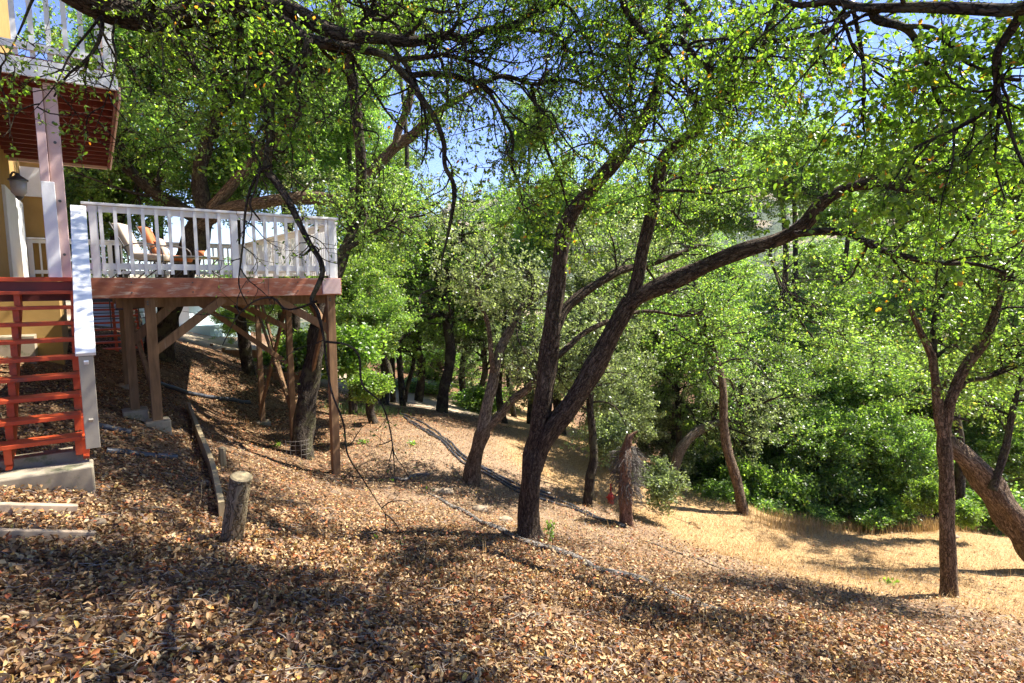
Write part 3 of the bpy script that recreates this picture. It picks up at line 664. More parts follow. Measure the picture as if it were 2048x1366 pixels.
def leaves_on(Pt, m, size, seed, spread=.5, tr=(.1, 1.0), droop=.25, asp=.55, hexa=True, up=.6):
    r = rs(0, seed); N_, K0, _ = Pt.shape; idx = np.repeat(np.arange(N_), m); n = len(idx)
    t = r.uniform(tr[0], tr[1], n)*(K0-1.001); i = t.astype(int); f = (t-i)[:, None]
    p = Pt[idx, i]*(1-f)+Pt[idx, i+1]*f; tan = norm(Pt[idx, i+1]-Pt[idx, i])
    q = norm(r.normal(size=(n, 3)))
    d = norm(tan*.5+q*.9+np.array([0, 0, -droop]))
    nn = r.normal(size=(n, 3))*.75; nn[:, 2] += up
    return leaf_quads(p, d, nn, size, r, asp, hexa)
def leaf_quads(p, d, nn, size, r, asp=.55, hexa=True, fold=.18):
    n = len(p); s = norm(np.cross(d, nn)); nn = np.cross(s, d)
    Ln = (r.uniform(size[0], size[1], n))[:, None]; Wd = Ln*asp*.5*r.uniform(.8, 1.2, (n, 1))
    st = p+d*Ln*.12
    if hexa:
        cu = r.uniform(-.15, .25, (n, 1))
        V = np.stack([st, st+d*Ln*.3+s*Wd+nn*Ln*fold*.5, st+d*Ln*.72+s*Wd*.8+nn*Ln*(fold*.4-cu*.3), st+d*Ln-nn*Ln*cu,
                      st+d*Ln*.72-s*Wd*.8+nn*Ln*(fold*.4-cu*.3), st+d*Ln*.3-s*Wd+nn*Ln*fold*.5], 1)
        b = np.arange(n)[:, None]*6
        return V.reshape(-1, 3), np.concatenate([b+np.array([0, 1, 2, 3]), b+np.array([0, 3, 4, 5])])
    V = np.stack([st, st+d*Ln*.5+s*Wd+nn*Ln*fold*.4, st+d*Ln, st+d*Ln*.5-s*Wd+nn*Ln*fold*.4], 1)
    b = np.arange(n)[:, None]*4
    return V.reshape(-1, 3), b+np.array([0, 1, 2, 3])
def join(parts):
    V = []; Q = []; o = 0
    for v, q in parts: V.append(v); Q.append(q+o); o += len(v)
    return np.concatenate(V), np.concatenate(Q)
def mesh_obj(name, V, Q, mat, parent=None, kind=None):
    o = link_mesh(name, np_mesh(name, V, Q), mat, parent)
    if kind: o['kind'] = kind
    return o
def poly3(pix, Ys):
    """pixel trace with depths (number, (start,end) or list) -> world points"""
    n = len(pix)
    if np.isscalar(Ys): Ys = [Ys]*n
    elif len(Ys) == 2 and n != 2: Ys = np.linspace(Ys[0], Ys[1], n)
    return [P(x, y, Y) for (x, y), Y in zip(pix, Ys)]
def limb(name, pts, radii, mat, parent, K=36, n=12, rough=.12, seed=0, wob=.0):
    p = resample(pts, K); R = np.interp(np.linspace(0, 1, K), np.linspace(0, 1, len(radii)), radii)
    if wob: p[1:-1] += rs(0, seed).normal(size=(K-2, 3))*wob
    tube_obj(name, p[None], R[None], n, M[mat], parent, rough, seed)
    return p, R
def foliage(E, limbs, mat, bark, seed, sub=(8, (.5, 1.4)), twig=(7, (.25, .6)), nleaf=12, size=(.03, .055), droop=(.03, .05), leafmat=None, hexa=True, tr=(.25, 1), up=.5, asp=.55, minr=0, twn=3):
    """branchlets, twigs and leaves grown from the limbs [(points, radii)]"""
    K = 24; Lp = []; Lr = []
    for p, R in limbs:
        q = np.linspace(0, len(p)-1, K); Lp.append(np.stack([np.interp(q, np.arange(len(p)), p[:, j]) for j in range(3)], 1)); Lr.append(np.interp(q, np.arange(len(p)), R))
    Lp = np.array(Lp); Lr = np.array(Lr)
    s1, r1 = spawn(Lp, Lr, sub[0], 9, sub[1], (35, 85), droop[0], .17, seed, tr, .5, .0055, up=up)
    s2, r2 = spawn(s1, r1, twig[0], 6, twig[1], (25, 75), droop[1], .16, seed+1, (.2, 1), .6, .0028, up=.2)
    s3, r3 = spawn(s2, r2, twn, 4, (twig[1][0]*.35, twig[1][1]*.45), (25, 70), droop[1], .12, seed+2, (.3, 1), .6, .0014)
    parts = [tubes(s1, r1, 5)[:2], tubes(s2, r2, 3)[:2]]
    if size[0] < .05: parts.append(tubes(s3, r3, 3)[:2])
    V, Q = join(parts); me = np_mesh('twigs', V, Q); attr_vec(me, 'bark', V)
    o = link_mesh('twigs', me, M[bark], E); o['kind'] = 'stuff'
    lf = [leaves_on(s3, nleaf, size, seed+3, hexa=hexa, asp=asp), leaves_on(s2, max(2, nleaf//2), size, seed+4, tr=(.4, 1), hexa=hexa, asp=asp)]
    V, Q = join(lf); mesh_obj('crown', V, Q, M[leafmat or mat], E, 'stuff')
    return len(Q)
def root_flare(R, f=1.5, k=5):
    R = np.array(R, float); return R

CNT = 0
# --- T1 the main forked oak
b0 = G(1060, 1072); Y1 = b0[1]
E = empty('oak_tree', b0, 'large forked dark oak in the centre of the slope, one long limb reaching right', 'tree')
k_ = Y1/F
def RP(px): return px*k_*.5*.78      # pixel width -> radius at this tree
tr_ = [b0-[0, 0, .15]]+poly3([(1058, 1045), (1060, 990), (1066, 930), (1074, 890), (1084, 862), (1088, 842)], Y1)
limb('trunk', tr_, [RP(112), RP(62), RP(55), RP(54), RP(56), RP(58), RP(46), RP(16)], 'bark', E, 40, 22, .13, 1)
L1 = limb('trunk_stem', poly3([(1064, 935), (1068, 900), (1078, 850), (1090, 775), (1100, 700), (1108, 620), (1118, 540), (1128, 470), (1150, 418), (1190, 368), (1232, 322), (1275, 262), (1310, 190), (1330, 90), (1345, -20)], (Y1, Y1-.3)),
          [RP(34), RP(46), RP(46), RP(42), RP(38), RP(34), RP(32), RP(28), RP(20), RP(14)], 'bark', E, 60, 18, .13, 2)
L2 = limb('trunk_stem', poly3([(1074, 940), (1084, 900), (1103, 862), (1150, 795), (1200, 712), (1232, 655), (1262, 600)], (Y1, Y1-.3)), [RP(30), RP(46), RP(48), RP(46), RP(42)], 'bark', E, 40, 18, .13, 3)
L3 = limb('limb', poly3([(1255, 618), (1272, 570), (1286, 500), (1305, 420), (1318, 355), (1330, 310), (1362, 285), (1398, 250), (1422, 212), (1480, 188), (1510, 150), (1530, 90), (1560, -10)], (Y1-.3, Y1-.8)),
          [RP(30), RP(29), RP(27), RP(26), RP(26), RP(22), RP(16)], 'bark', E, 56, 14, .12, 4)
L4 = limb('limb', poly3([(1255, 612), (1290, 588), (1340, 566), (1420, 528), (1490, 500), (1560, 478), (1610, 448), (1645, 405), (1700, 375), (1760, 366), (1800, 362), (1838, 332), (1870, 300), (1930, 240)], (Y1-.3, Y1-2.0)),
          [RP(36), RP(38), RP(34), RP(32), RP(30), RP(24), RP(20), RP(12)], 'bark', E, 60, 16, .13, 5)
L5 = limb('limb', poly3([(1590, 468), (1650, 462), (1700, 468), (1745, 492), (1790, 508), (1870, 525), (1950, 528), (2010, 545)], (Y1-1.3, Y1-2.4)), [RP(15), RP(14), RP(12), RP(9), RP(5)], 'bark_dark', E, 40, 10, .12, 6)
L6 = limb('limb', poly3([(1112, 660), (1135, 612), (1175, 580), (1215, 556), (1245, 540), (1300, 528), (1345, 512), (1400, 490)], (Y1-.1, Y1+.8)), [RP(26), RP(24), RP(20), RP(16), RP(9)], 'bark', E, 36, 12, .12, 7)
L7 = limb('limb', poly3([(1105, 722), (1140, 690), (1165, 668), (1195, 652), (1225, 640), (1290, 622), (1370, 632), (1410, 620)], (Y1, Y1+1.2)), [RP(16), RP(14), RP(10), RP(6)], 'bark', E, 30, 10, .1, 8)
L8 = limb('limb', poly3([(1740, 368), (1800, 375), (1860, 395), (1900, 420), (1950, 440)], (Y1-1.6, Y1-2.2)), [RP(16), RP(13), RP(9)], 'bark_dark', E, 24, 9, .1, 9)
L9 = limb('limb', poly3([(1560, 480), (1540, 505), (1558, 560), (1590, 600), (1600, 640), (1630, 680)], (Y1-1, Y1-.8)), [RP(7), RP(6), RP(4)], 'bark_dark', E, 24, 7, .1, 9)
L10 = limb('limb', poly3([(1305, 420), (1335, 365), (1380, 350), (1420, 345), (1470, 330)], (Y1-.6, Y1+.3)), [RP(9), RP(8), RP(5)], 'bark_dark', E, 24, 7, .1, 19)
for c, pix in enumerate([[(1212, 60), (1215, 54)]]): pass
CNT += foliage(E, [L5, L8], None, 'bark_dark', 12, (9, (.4, 1.2)), (8, (.25, .6)), 10, (.026, .044), leafmat='leaf_near')
CNT += foliage(E, [(L4[0][34:], L4[1][34:])], None, 'bark_dark', 14, (9, (.5, 1.4)), (8, (.25, .6)), 10, (.024, .040), leafmat='leaf_near', up=1.2)
CNT += foliage(E, [L3], None, 'bark_dark', 11, (18, (.5, 1.5)), (8, (.25, .6)), 12, (.026, .044), leafmat='leaf_near')
CNT += foliage(E, [(L1[0][32:], L1[1][32:]), L10, L9], None, 'bark_dark', 15, (15, (.5, 1.4)), (7, (.25, .6)), 10, (.03, .048), leafmat='leaf_oak')
CNT += foliage(E, [L6, L7], None, 'bark_dark', 16, (9, (.4, 1.1)), (7, (.25, .6)), 10, (.03, .048), leafmat='leaf_oak', tr=(.45, 1))

T0_ = L1[0][-1]; T3_ = L3[0][-1]  # unseen limbs added from these ends, above the frame, to cast shade
SHADE_TOP = [limb('limb', [T0_, T0_+[-.6, .3, 1.0], T0_+[-1.8, .8, 1.9], T0_+[-3.0, 1.0, 2.4]], [RP(14), RP(10), RP(8), RP(4)], 'bark', E, 30, 8, .1, 401),
      limb('limb', [T0_, T0_+[.3, -.5, 1.1], T0_+[.2, -1.6, 2.0], T0_+[-.4, -2.8, 2.6]], [RP(12), RP(10), RP(8), RP(4)], 'bark', E, 30, 8, .1, 402),
      limb('limb', [T3_, T3_+[.5, .2, 1.0], T3_+[1.0, -.8, 1.9], T3_+[1.2, -2.2, 2.3]], [RP(16), RP(10), RP(8), RP(4)], 'bark', E, 30, 8, .1, 403)]
SHADE_DECK = [limb('limb', [T0_, np.array([1.0, 8.4, 6.6]), np.array([-.8, 9.0, 7.3]), np.array([-2.6, 9.4, 7.5])], [RP(14), RP(11), RP(8), RP(4)], 'bark', E, 30, 8, .1, 406),
      limb('limb', [T0_, np.array([1.6, 9.2, 7.0]), np.array([.6, 10.2, 7.8]), np.array([-1.2, 10.9, 8.0])], [RP(14), RP(11), RP(8), RP(4)], 'bark', E, 30, 8, .1, 407)]  # added out of view to dapple the deck railing with shade
for k, e_ in enumerate([(-1.8, 10.8, 8.5), (-.4, 11.0, 8.8), (-.6, 11.6, 7.6), (-1.5, 8.6, 9.0), (-2.4, 12.0, 8.8)]):
    SHADE_DECK.append(limb('limb', [T0_, T0_*.6+np.array(e_)*.4+[.2, .3*(k-1), .5], np.array(e_)], [RP(12), RP(9), RP(4)], 'bark', E, 30, 8, .1, 420+k))
CNT += foliage(E, SHADE_DECK, None, 'bark_dark', 408, (30, (.6, 1.5)), (8, (.3, .8)), 9, (.05, .08), leafmat='leaf_oak', hexa=False, tr=(.3, 1))
CNT += foliage(E, SHADE_TOP, None, 'bark_dark', 405, (17, (.7, 1.7)), (7, (.35, .8)), 8, (.06, .09), leafmat='leaf_oak', hexa=False)

def RP(px): return px*k_*.5
# --- overhead oak, left: trunk out of frame behind the camera's left shoulder
gx, gy = -4.6, 1.6; b0 = np.array([gx, gy, float(gz(gx, gy))])
E = empty('oak_tree', b0, 'overhanging oak whose thick dark limb arches across the top left and dangles bare branches', 'tree')
Yo = 4.6
e0 = P(110, -60, 4.0)
limb('trunk', [b0-[0, 0, .2], b0+[.1, .2, 1.5], b0+[.3, .9, 2.9], e0+[-.6, -.9, -.1], e0], [.26, .22, .2, .17, .15], 'bark_dark', E, 40, 18, .13, 31)
A1 = limb('limb', [e0]+poly3([(150, -25), (200, 8), (260, 28), (330, 36), (420, 24), (500, 8), (545, 18)], (4.1, Yo)), [.15, .10, .09, .085, .08, .085], 'bark_dark', E, 50, 16, .14, 32)
A2 = limb('limb', poly3([(500, 12), (560, 14), (600, 30), (650, 58), (700, 72), (762, 76), (817, 84), (860, 78), (900, 72), (930, 80), (965, 62), (1014, 56), (1054, 34), (1100, 12), (1160, -20)], (Yo, 5.2)),
          [.07, .062, .055, .04, .035, .03, .025, .018], 'bark_dark', E, 60, 10, .12, 33)
A3 = limb('limb', poly3([(520, 12), (560, 40), (590, 62), (612, 78), (650, 86), (700, 94), (735, 100), (771, 112), (795, 135), (817, 160), (838, 190), (863, 225), (878, 255), (888, 290), (890, 332), (909, 376), (902, 438), (893, 482), (884, 517)], (Yo, 4.8)),
          [.055, .05, .045, .034, .03, .027, .025, .022, .018, .016, .012, .008], 'bark_dark', E, 70, 9, .14, 34)
A4 = limb('limb', poly3([(600, 70), (615, 82), (609, 114), (575, 155), (545, 182), (538, 215), (541, 277), (535, 338), (554, 366), (578, 403), (598, 444), (620, 488), (640, 519), (645, 547), (634, 575), (623, 602), (636, 625), (649, 683)], (Yo, 4.3)),
          [.045, .04, .038, .036, .034, .032, .030, .026, .024, .022, .020, .018, .014, .009], 'bark_dark', E, 70, 9, .15, 35)
A5 = limb('limb', poly3([(492, 15), (478, 48), (487, 75), (510, 100), (530, 135), (543, 175)], (Yo, Yo-.05)), [.03, .026, .022, .02], 'bark_dark', E, 26, 8, .12, 36)
A6 = limb('limb', poly3([(771, 112), (795, 118), (830, 116), (891, 111), (946, 126), (992, 148), (1040, 170)], (4.75, 5.2)), [.022, .02, .016, .01], 'bark_dark', E, 34, 7, .12, 37)
A7 = limb('limb', poly3([(817, 152), (860, 147), (915, 153), (958, 167), (1008, 152), (1069, 169), (1131, 160), (1200, 180), (1260, 175)], (4.75, 5.4)), [.024, .022, .018, .014, .008], 'bark_dark', E, 40, 8, .12, 38)
A8 = limb('limb', poly3([(958, 167), (983, 191), (1005, 234), (1026, 277), (1023, 329), (1035, 360), (1048, 420)], (5.0, 5.1)), [.018, .014, .009, .005], 'bark_dark', E, 34, 6, .12, 39)
A9 = limb('limb', poly3([(1063, 172), (1069, 200), (1082, 262), (1100, 317), (1122, 363), (1131, 400), (1150, 450), (1172, 500)], (5.2, 5.3)), [.018, .015, .01, .005], 'bark_dark', E, 36, 6, .12, 40)
A10 = limb('limb', poly3([(977, 55), (1030, 58), (1109, 68), (1140, 105), (1177, 105), (1230, 125)], (5.1, 5.4)), [.02, .016, .01], 'bark_dark', E, 30, 7, .12, 41)
A11 = limb('limb', poly3([(1100, 12), (1131, 9), (1155, 37), (1171, 71), (1223, 86), (1285, 92), (1340, 82)], (5.2, 5.4)), [.016, .014, .009], 'bark_dark', E, 32, 7, .12, 42)
A12 = limb('limb', poly3([(700, 60), (735, 38), (760, 10), (790, -40)], (Yo+.3, 5)), [.03, .026, .02], 'bark_dark', E, 20, 8, .12, 43)
A13 = limb('limb', poly3([(649, 683), (695, 690), (718, 713), (725, 770), (763, 808), (782, 870), (790, 950)], (4.3, 4.4)), [.009, .008, .006, .003], 'bark_dark', E, 34, 6, .15, 44)
A14 = limb('limb', poly3([(649, 683), (653, 725), (664, 785), (687, 846), (695, 907), (725, 957), (771, 1029)], (4.3, 4.2)), [.009, .008, .006, .003], 'bark_dark', E, 34, 6, .15, 45)
A15 = limb('limb', poly3([(634, 602), (600, 615), (570, 618), (548, 597), (520, 598), (495, 612), (470, 640), (445, 690)], (4.3, 4.35)), [.009, .008, .006, .003], 'bark_dark', E, 34, 6, .15, 46)
A16 = limb('limb', poly3([(545, 330), (520, 345), (500, 380), (490, 430), (488, 470), (482, 520), (478, 570), (495, 610)], (4.4, 4.45)), [.012, .01, .008, .003], 'bark_dark', E, 34, 6, .15, 47)
A17 = limb('limb', poly3([(538, 240), (515, 265), (507, 300), (520, 330), (510, 380), (500, 410), (520, 440)], (4.4, 4.4)), [.011, .01, .006], 'bark_dark', E, 30, 6, .15, 48)
A18 = limb('limb', poly3([(608, 120), (590, 175), (600, 215), (585, 260), (570, 300), (545, 310)], (4.5, 4.5)), [.008, .007, .004], 'bark_dark', E, 30, 6, .15, 49)
A19 = limb('limb', poly3([(470, 73), (440, 65), (418, 83), (440, 115), (444, 128), (420, 150), (400, 172), (360, 176)], (4.5, 4.5)), [.014, .012, .008, .004], 'bark_dark', E, 30, 6, .15, 50)
A20 = limb('limb', poly3([(624, 495), (608, 510), (598, 508)], (4.35, 4.3)), [.011, .009, .004], 'bark_dark', E, 10, 6, .15, 51)
A21 = limb('limb', poly3([(888, 290), (880, 310), (882, 315)], (4.8, 4.8)), [.008, .006], 'bark_dark', E, 10, 6, .15, 51)
A22 = limb('limb', poly3([(905, 340), (890, 375), (860, 393), (850, 400)], (4.8, 4.8)), [.007, .004], 'bark_dark', E, 16, 6, .15, 51)
CNT += foliage(E, [A2, A6, A7, A10, A11, A12], None, 'bark_dark', 51, (20, (.35, 1.1)), (8, (.2, .5)), 8, (.018, .034), leafmat='leaf_near')
A23 = limb('limb', [e0]+poly3([(70, -10), (40, 60), (10, 120), (-20, 160)], (4.0, 3.6)), [.011, .008, .005, .002], 'bark_dark', E, 26, 6, .12, 411)
A24 = limb('limb', poly3([(215, 15), (180, 60), (140, 110), (110, 170), (60, 230)], (4.2, 3.9)), [.011, .008, .005, .002], 'bark_dark', E, 26, 6, .12, 412)
A25 = limb('limb', poly3([(240, 25), (225, 70), (232, 120), (215, 190), (190, 260)], (4.2, 4.0)), [.010, .007, .004, .002], 'bark_dark', E, 26, 6, .12, 413)
CNT += foliage(E, [A23, A24, A25], None, 'bark_dark', 415, (6, (.2, .6)), (4, (.12, .35)), 3, (.022, .036), leafmat='leaf_near', tr=(.05, 1))
CNT += foliage(E, [A8, A9], None, 'bark_dark', 55, (9, (.25, .8)), (6, (.15, .4)), 6, (.025, .045), leafmat='leaf_near')
CNT += foliage(E, [(A1[0][2:40], A1[1][2:40])], None, 'bark_dark', 57, (34, (.3, .9)), (7, (.15, .4)), 5, (.022, .036), leafmat='leaf_near', tr=(0, 1))
CNT += foliage(E, [(A3[0][:34], A3[1][:34]), (A4[0][:20], A4[1][:20]), A19, A5], None, 'bark_dark', 59, (7, (.3, .9)), (7, (.15, .4)), 5, (.028, .045), leafmat='leaf_near')
BT = []
for k, (x0, y0, x1, y1) in enumerate([(930, 80, 1010, 300), (1109, 68, 1060, 260), (1040, 170, 1180, 330), (700, 95, 760, 330), (860, 78, 940, 250), (1171, 71, 1250, 250), (480, 70, 380, 260), (420, 30, 330, 210), (560, 40, 660, 250), (300, 35, 260, 190), (1200, 180, 1330, 330), (770, 75, 700, 250)]):
    q_ = rs(0, 1200+k); n = 6; t_ = np.linspace(0, 1, n)
    BT.append(limb('limb', poly3([(x0+(x1-x0)*t+q_.normal()*14*(t > 0), y0+(y1-y0)*t+q_.normal()*10*(t > 0)) for t in t_], (4.8, 4.5)), [.011, .008, .004], 'bark_dark', E, 30, 6, .12, 1200+k))
foliage(E, BT, None, 'bark_dark', 1250, (5, (.15, .5)), (4, (.1, .3)), 1, (.02, .035), leafmat='leaf_near', twn=2)
foliage(E, [A13, A14, A15, A16, A17, A18], None, 'bark_dark', 61, (4, (.15, .5)), (3, (.1, .25)), 0, (.02, .03), leafmat='leaf_near', twn=1)
CNT += foliage(E, [(A3[0][34:], A3[1][34:]), (A4[0][20:], A4[1][20:])], None, 'bark_dark', 63, (6, (.12, .4)), (4, (.08, .25)), 1, (.02, .035), leafmat='leaf_near', twn=2)
# unseen limbs added above the frame to shade the litter and stairs
up1 = limb('limb', [b0+[.3, .9, 3.0], b0+[1.4, 1.6, 4.6], b0+[3.2, 2.0, 5.6], b0+[5.2, 2.0, 6.2]], [.15, .11, .08, .04], 'bark_dark', E, 40, 10, .12, 52)
up2 = limb('limb', [b0+[.2, .5, 2.6], b0+[.8, 2.2, 4.9], b0+[1.6, 4.4, 6.0], b0+[2.8, 6.0, 6.8]], [.13, .10, .07, .03], 'bark_dark', E, 40, 10, .12, 53)
up3 = limb('limb', [b0+[.3, .9, 3.0], b0+[.6, 3.2, 5.2], b0+[2.6, 5.0, 6.4], b0+[4.4, 5.6, 7.0]], [.12, .09, .06, .03], 'bark_dark', E, 40, 10, .12, 56)
up4 = limb('limb', [b0+[.3, .9, 3.0], b0+[.2, 3.2, 5.4], b0+[.4, 5.4, 7.4], b0+[.8, 7.4, 8.2]], [.12, .09, .06, .03], 'bark_dark', E, 40, 10, .12, 57)
SHADE_STAIR = [up3, up4]  # joined by more unseen limbs added to shade the stair handrail
for k, e_ in enumerate([(-1.75, 8.1, 7.0), (-2.6, 7.4, 6.6), (-1.2, 7.2, 7.4)]):
    SHADE_STAIR.append(limb('limb', [up4[0][14], up4[0][14]*.5+np.array(e_)*.5+[.3*(k-1), 0, .4], np.array(e_)], [.05, .035, .012], 'bark_dark', E, 30, 8, .1, 430+k))
CNT += foliage(E, SHADE_STAIR, None, 'bark_dark', 75, (20, (.6, 1.5)), (7, (.3, .7)), 7, (.045, .07), leafmat='leaf_near', hexa=False, tr=(.45, 1))
CNT += foliage(E, [up1, up2], None, 'bark_dark', 71, (15, (.6, 1.6)), (7, (.3, .7)), 8, (.045, .07), leafmat='leaf_near', hexa=False)

# --- overhead oak, right
gx, gy = 4.2, -.6; b0 = np.array([gx, gy, float(gz(gx, gy))])
E = empty('oak_tree', b0, 'overhanging oak with sunlit green leaves and rusty dead ones filling the top right corner', 'tree')
f0 = b0+[-.4, 1.5, 5.6]
limb('trunk', [b0-[0, 0, .2], b0+[.1, .3, 1.6], b0+[-.2, .8, 3.6], f0], [.24, .2, .17, .13], 'bark_dark', E, 36, 16, .13, 81)
def RL(pix, Ys, radii, seed, root=None, K=44):
    pts = poly3(pix, Ys)
    if root is not None: pts = [root]+pts
    return limb('limb', pts, radii, 'bark_dark', E, K, 8, .12, seed)
r1 = f0; 
j0 = P(1240, -60, 5.0); k0 = P(1362, -60, 5.0)
limb('limb', [f0, f0+[-.9, 1.2, .3], j0+[.5, -.5, .5], j0], [.08, .06, .04, .035], 'bark_dark', E, 24, 8, .1, 82)
B1 = RL([(1240, -60), (1246, 0), (1258, 31), (1280, 58), (1304, 82), (1316, 121), (1313, 169), (1311, 217), (1306, 273)], (5, 5.1), [.032, .03, .026, .016, .006], 83)
B2 = RL([(1304, 82), (1330, 97), (1357, 140), (1369, 169), (1408, 205), (1429, 215), (1470, 235)], (5, 5.1), [.02, .015, .008], 84)
limb('limb', [j0, (j0+k0)/2+[0, -.1, .12], k0], [.035, .034, .032], 'bark_dark', E, 12, 8, .1, 82)
B3 = RL([(1362, -60), (1364, 0), (1381, 29), (1370, 60), (1364, 80), (1384, 106), (1413, 133), (1444, 138), (1497, 94), (1550, 82), (1611, 72), (1649, 63), (1700, 30)], (5, 4.4), [.035, .032, .026, .022, .018, .012], 85)
l0 = P(1560, 15, 3.6)
l1 = P(2120, -60, 2.6)
limb('limb', [f0, f0+[0, .6, -.2], l1+[0, -.4, .4], l1], [.09, .07, .05, .045], 'bark_dark', E, 24, 8, .1, 86)
B4 = RL([(2060, 5), (2020, 20), (1950, 18), (1850, 15), (1745, 16), (1709, 12), (1668, 2), (1600, 10), (1560, -5)], (2.7, 3.7), [.03, .026, .024, .02, .012], 87, root=l1)
B5 = RL([(1745, 18), (1755, 39), (1805, 53), (1829, 75), (1844, 116), (1861, 135), (1866, 169), (1885, 213), (1938, 239), (1990, 262)], (3.4, 3.5), [.024, .02, .014, .01, .005], 88)
B6 = RL([(1805, 53), (1866, 58), (1914, 106), (1938, 128), (2000, 150), (2048, 152)], (3.4, 3.2), [.014, .01, .005], 89)
B7 = RL([(2080, -20), (2047, 24), (2023, 60), (1996, 104), (1992, 140), (1994, 169), (1986, 208), (1943, 241), (1890, 268), (1829, 295)], (2.8, 3.2), [.028, .024, .018, .012, .006], 90, root=l1)
B8 = RL([(1706, 14), (1718, 72), (1728, 145), (1726, 241), (1735, 300)], (3.6, 3.7), [.014, .012, .007, .004], 91)
B9 = RL([(1660, 5), (1690, 50), (1710, 100), (1760, 150), (1810, 170), (1830, 190)], (3.6, 3.8), [.012, .008, .004], 92)
B10 = RL([(1994, 169), (1998, 210), (1994, 270), (1990, 330), (2010, 400)], (3.1, 3.2), [.012, .008, .004], 93)
B11 = RL([(2040, 160), (1990, 165), (2020, 260), (2048, 330), (2100, 400)], (3.1, 2.9), [.010, .008, .004], 94)
CNT += foliage(E, [B4, B5, B6, B7, B8, B9], None, 'bark_dark', 101, (9, (.25, .85)), (7, (.15, .4)), 7, (.024, .044), leafmat='leaf_near', asp=.68)
CNT += foliage(E, [B10, B11], None, 'bark_dark', 103, (4, (.2, .6)), (5, (.15, .4)), 4, (.024, .042), leafmat='leaf_near')
CNT += foliage(E, [B1, B2, B3], None, 'bark_dark', 105, (17, (.35, 1.1)), (8, (.2, .5)), 8, (.024, .042), leafmat='leaf_near')
up1 = limb('limb', [f0-[0, 0, .4], f0+[-.9, .2, .9], f0+[-1.2, 1.6, 1.0], f0+[-2.9, 2.3, 1.6], f0+[-3.2, 4.6, 1.5], f0+[-4.6, 5.2, 2.2]], [.07, .06, .05, .04, .03, .015], 'bark_dark', E, 40, 10, .12, 54)  # unseen overhead limbs added to shade the foreground litter
up5 = limb('limb', [f0-[0, 0, .3], f0+[-1.2, -.8, .9], f0+[-2.6, .2, 1.6], f0+[-4.2, .1, 1.5], f0+[-5.4, 1.2, 2.2]], [.07, .05, .04, .03, .015], 'bark_dark', E, 40, 10, .12, 58)
up6 = limb('limb', [f0-[0, 0, .3], f0+[.8, 1.0, .9], f0+[.2, 2.6, 2.0], f0+[1.2, 3.8, 2.2]], [.07, .05, .03, .015], 'bark_dark', E, 40, 10, .12, 59)
up2 = limb('limb', [f0-[0, 0, .2], f0+[.2, 1.6, 1.2], f0+[-1.0, 2.9, 1.8], f0+[-.4, 4.6, 2.0], f0+[-1.6, 6.0, 2.6]], [.07, .06, .05, .03, .015], 'bark_dark', E, 40, 10, .12, 55)
SHADE_GROUND = []  # more unseen limbs, added between the sun and the ground for shade
for k, (ex, ey, ez) in enumerate([(.0, 1.4, 5.9), (-.6, 3.0, 6.3), (.5, 4.7, 6.4), (2.0, 5.8, 6.6), (1.5, 2.4, 6.6), (-1.6, 2.0, 6.5), (-1.0, 4.6, 7.2), (7.0, 3.4, 6.0), (8.6, 4.4, 5.6), (7.6, 6.2, 6.0), (6.8, 1.8, 6.4), (9.2, 2.4, 5.4), (8.2, 7.6, 5.4), (7.2, 5.0, 5.2), (8.3, 5.6, 5.0), (9.3, 6.2, 4.8), (6.6, 4.4, 5.8), (9.6, 4.6, 5.2)]):
    e_ = np.array([ex, ey, ez]); q_ = rs(0, 900+k); n_1 = q_.normal(size=3)*[.5, .5, .25]; n_2 = q_.normal(size=3)*[.6, .6, .3]
    SHADE_GROUND.append(limb('limb', [f0-[0, 0, .2], f0+(e_-f0)*.3+n_1+[0, 0, .3], f0+(e_-f0)*.65+n_2+[0, 0, .2], e_], [.045, .035, .025, .012], 'bark_dark', E, 30, 7, .12, 900+k))
CNT += foliage(E, SHADE_GROUND, None, 'bark_dark', 950, (17, (.5, 1.6)), (7, (.3, .7)), 7, (.04, .06), leafmat='leaf_near', hexa=False)
CNT += foliage(E, [up1, up2, up5, up6], None, 'bark_dark', 111, (13, (.5, 1.5)), (7, (.3, .7)), 7, (.04, .06), leafmat='leaf_near', hexa=False)

# --- right hand slender tree
def RP(px): return px*k_*.5*.76
b0 = G(1900, 1190); Y3 = b0[1]; k_ = Y3/F
E = empty('oak_tree', b0, 'slender oak standing alone at the right of the golden grass, forking at mid height', 'tree')
limb('trunk', [b0-[0, 0, .15]]+poly3([(1899, 1170), (1896, 1100), (1893, 1020), (1893, 940), (1888, 870), (1886, 850), (1885, 830)], Y3), [RP(46), RP(38), RP(36), RP(34), RP(36), RP(36), RP(12)], 'bark_warm', E, 36, 18, .1, 121)
C1 = limb('limb', poly3([(1889, 880), (1878, 830), (1870, 760), (1863, 712), (1845, 672), (1826, 630), (1808, 590), (1792, 555), (1780, 520)], (Y3, Y3-.2)), [RP(26), RP(24), RP(20), RP(16), RP(10), RP(6)], 'bark_warm', E, 40, 12, .1, 122)
C2 = limb('limb', poly3([(1888, 870), (1896, 835), (1902, 800), (1925, 745), (1950, 708), (1970, 680), (1985, 640), (2000, 590), (2010, 520)], (Y3, Y3-.4)), [RP(26), RP(24), RP(26), RP(24), RP(16), RP(10)], 'bark_warm', E, 40, 12, .1, 123)
C3 = limb('limb', poly3([(1866, 735), (1866, 680), (1872, 630), (1885, 590), (1900, 540), (1905, 480)], (Y3, Y3+.3)), [RP(20), RP(17), RP(12), RP(7)], 'bark_dark', E, 30, 10, .1, 124)
